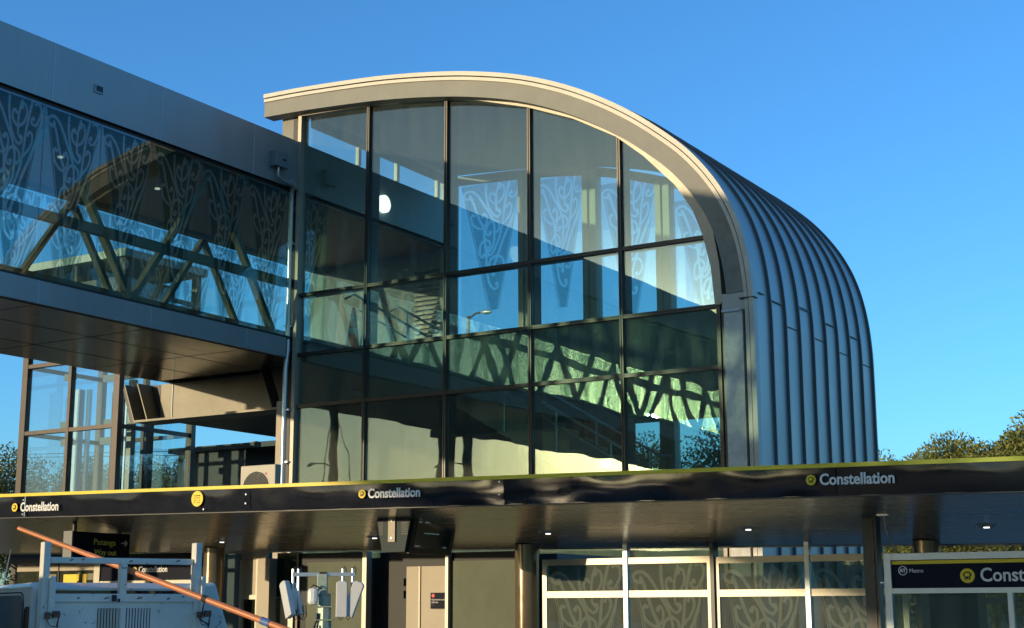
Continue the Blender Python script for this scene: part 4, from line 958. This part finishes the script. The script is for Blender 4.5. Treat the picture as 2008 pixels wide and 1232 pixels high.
def tree(x, y, h, s, me, label, group, rz=0):
    t = thing('tree', label, 'tree', (x, y, 0), rz, group)
    build('trunk', trunk_mesh(int(x * 7 + y), h), 'barkm', t, None, True)
    c = bpy.data.objects.new('crown', me); C.objects.link(c); c.parent = t; c.location = (0, 0, h - 1.55 * s); c.scale = (s, s, s)
    return t
GR = 'sunlit trees at the right behind the canopy'
tree(-10.6, 77, 11.9, 2.0, CG[0], 'golden olive tree touching the edge of the seamed cladding', GR, .3)
tree(-6.5, 78, 12.8, 2.3, CG[1], 'golden olive tree in the middle of the right hand row', GR, 1.7)
tree(-3.6, 82, 12.6, 2.3, CG[0], 'golden olive tree in the dip before the tallest one', GR, 4.4)
tree(-.6, 76, 13.9, 2.7, CG[1], 'tallest golden olive tree at the right edge of the picture', GR, 2.9)
tree(-7.5, 70, 8.4, 2.4, CG[0], 'low golden tree seen beside the dark bronze column under the canopy', GR, 5.1)
tree(-2.6, 68, 8.2, 2.4, CD[1], 'low dark green tree seen under the canopy at the right', GR, 3.3)
tree(2.0, 70, 8.4, 2.4, CD[0], 'low dark green tree at the far right under the canopy', GR, 2.2)
GB = 'dark green trees behind the hall and lift tower'
LB = ['dark green tree at the left edge beyond the lift tower', 'dark green tree seen through the left pane of the lift tower', 'dark green tree seen through the right pane of the lift tower', 'dark green tree behind the lobby glass under the footbridge', 'dark green tree in front of the utility pole', 'dark green tree behind the base of the hall', 'dark green tree seen through the lower middle hall glass', 'dark green tree seen through the lower right hall glass']
for i, (x, y, h, s) in enumerate(((-24.2, 12, 7.0, 1.4), (-20.3, 13, 6.6, 1.3), (-17.0, 13.5, 6.4, 1.25), (-14.2, 15, 6.6, 1.3), (-11.2, 14, 6.0, 1.0), (-5.5, 16, 6.2, 1.4), (-.5, 17, 6.5, 1.4), (4.6, 15, 6.6, 1.4))):
    tree(x, y, h, s, CD[i % 2], LB[i], GB, i * 1.3)
tree(-9.5, 3.2 + 8, 3.3, 1.2, CD[1], 'low dark green tree by the left end of the platform', GB, .4)
tree(-4.6, -1.5, 3.0, 1.0, CD[0], 'leafy dark green bush beyond the left end of the shelter', GB, .4)
# low rise with woodland far across the road, towards the sun
hb = MB(); hv = []; n_ = 60
for i in range(n_ + 1):
    a_ = math.atan2(sy, sx) + R(-80 + 160 * i / n_)
    for r_, z in ((110, 0), (135, 6.2 + 1.2 * math.sin(i * .7)), (170, 7.5 + 1.3 * math.sin(i * .45 + 1)), (260, 8)): hv.append((math.cos(a_) * r_ + 5, math.sin(a_) * r_ + 0, z))
hb.add(hv, [(i * 4 + k, (i + 1) * 4 + k, (i + 1) * 4 + k + 1, i * 4 + k + 1) for i in range(n_) for k in range(3)], True)
tag(build('hill', hb, 'ground'), kind='structure')
def wood(seed, ang, span, r0, r1, z0, z1, nc_, label):
    rg = np.random.default_rng(seed); an = ang + np.radians(rg.uniform(-span, span, nc_)); rd_ = rg.uniform(r0, r1, nc_)
    cz = z0 + (rd_ - r0) / (r1 - r0) * (z1 - z0) + rg.uniform(0, 1.6, nc_); kk_ = np.repeat(np.arange(nc_), 90); nn_ = len(kk_)
    dd_ = rg.normal(0, 1, (nn_, 3)); dd_ /= np.linalg.norm(dd_, axis=1)[:, None]
    cc_ = np.stack([np.cos(an[kk_]) * rd_[kk_] + 5, np.sin(an[kk_]) * rd_[kk_], cz[kk_]], 1) + dd_ * (2.6 * rg.random(nn_) ** .4)[:, None] * np.array([1.3, 1.3, 1])
    bb_ = np.cross(dd_, rg.normal(0, 1, (nn_, 3))); bb_ /= np.linalg.norm(bb_, axis=1)[:, None]; aa_ = np.cross(dd_, bb_)
    vv_ = np.stack([cc_ - aa_ * .5, cc_ + bb_ * .3, cc_ + aa_ * .5, cc_ - bb_ * .3], 1).reshape(-1, 3)
    me = bpy.data.meshes.new('distant_wood'); me.from_pydata(vv_.tolist(), [], np.arange(4 * nn_).reshape(-1, 4).tolist()); me.materials.append(M['leafdark'])
    o = bpy.data.objects.new('distant_wood', me); C.objects.link(o); tag(o, label, 'woodland', kind='stuff')
wood(9, math.atan2(sy, sx), 75, 118, 150, 3.5, 7.5, 260, 'far wooded rise across the road, seen only mirrored in the glass')
wood(10, R(90), 75, 125, 150, 2.0, 11.5, 560, 'far belt of trees behind the station, glimpsed under the canopy')
# trees on the far side of the road, reflected in the glass
for i, (x, y, h) in enumerate(((-60, -70, 5.5), (-44, -78, 6), (-30, -84, 5), (-14, -80, 5.5), (2, -86, 6), (-75, -50, 6))):
    tree(x, y, h, 2.2, CD[i % 2], 'dark tree far across the road seen only as a reflection', 'trees across the road', i)

# ------------------------------------------------------------ utility pole and lines
up = thing('utility_pole', 'timber power pole with two crossarms rising above the trees', 'utility pole', (-11.72, 12.0, 0))
build('pole_shaft', MB().cyl((-11.72, 12), .12, 0, 6.9, 12, .09), 'timberpole', up)
build('crossarm', MB().beam((-12.6, 11.9, 6.30), (-10.9, 11.9, 6.42), .09, .09), 'timberpole', up); build('crossarm', MB().beam((-12.5, 11.9, 6.02), (-10.9, 11.9, 6.08), .08, .08), 'timberpole', up)
m = MB()
for x in (-12.5, -12.2, -11.3, -11.0): m.cyl((x, 11.9), .03, 6.38, 6.50, 8); m.cyl((x, 11.9), .03, 6.08, 6.2, 8)
build('insulator', m, 'rubber', up)
build('stay_wire', MB().tube([(-11.7, 12, 6.8), (-12.3, 12.1, 6.2)], .012, 5), 'wire', up); build('stay_wire', MB().tube([(-11.7, 12, 6.8), (-11.0, 12.1, 6.1)], .012, 5), 'wire', up)
m = MB()
for x, z in ((-12.5, 6.5), (-11.1, 6.6)): m.tube([(x, 11.9, z), (-32, 16, z + 1.3), (-60, 22, z + 3.2)], .014, 5)
m.tube([(-12.4, 11.9, 6.2), (-32, 16, 6.6), (-60, 22, 8.0)], .014, 5)
build('power_line', m, 'wire', up)
# street lamps
def lamp_post(x, y, h, arm, label, dirx=1, diry=0):
    t = thing('street_lamp', label, 'street lamp', (x, y, 0), 0, 'street lamps beside the road')
    build('lamp_pole', MB().cyl((x, y), .09, 0, h, 12, .06), 'steelpaint', t)
    build('lamp_arm', MB().tube([(x, y, h - .1), (x + dirx * arm * .5, y + diry * arm * .5, h + .06), (x + dirx * arm, y + diry * arm, h + .08)], .035, 8), 'steelpaint', t)
    hx, hy = x + dirx * (arm + .16), y + diry * (arm + .16)
    m = MB(); m.tube([(hx - dirx * .2, hy - diry * .2, h + .08), (hx, hy, h + .07), (hx + dirx * .2, hy + diry * .2, h + .05)], [.04, .09, .04], 10); build('lamp_head', m, 'greyalu', t)
lamp_post(-6.5, 16.5, 11.2, .55, 'street lamp standing beyond the hall, its head against the sky in the glass')
lamp_post(-18.05, -24, 7.4, 1.1, 'street lamp over the side road mirrored at the lower left of the hall glass', -1, 0)
lamp_post(-11.3, -24, 7.0, 1.4, 'street lamp by the bridge mirrored low in the second bay of the hall glass', -1, 0)
# piers carrying the bridge and a tall service pole, seen mirrored in the lower glass
pr = thing('bridge_pier', 'pair of dark steel columns carrying the footbridge over the platform road', 'pier', (-4, -12, 0))
build('pier_column', B(-4.5, -12.2, 0, -4.1, -11.8, 6.6), 'darksteel', pr); build('pier_column', B(-3.65, -12.1, 0, -3.45, -11.9, 6.6), 'darksteel', pr)
build('pier_cap', B(-4.65, -12.3, 6.6, -.2, -11.7, 6.79), 'darksteel', pr)
sp = thing('service_pole', 'tall steel service pole with hanging cables beside the footbridge', 'pole', (-8.5, -12, 0))
build('pole_shaft', MB().cyl((-8.5, -12), .19, 0, 9.4, 16, .14), 'darksteel', sp)
build('hanging_cable', MB().tube([(-8.3, -11.9, 7.3), (-8.0, -11.8, 6.9), (-7.75, -11.8, 6.3), (-7.7, -11.8, 4.5)], .014, 6), 'wire', sp)
build('hanging_cable', MB().tube([(-8.65, -12, 7.4), (-8.85, -12, 6.4), (-9.05, -12, 4.6)], .02, 6), 'wire', sp)
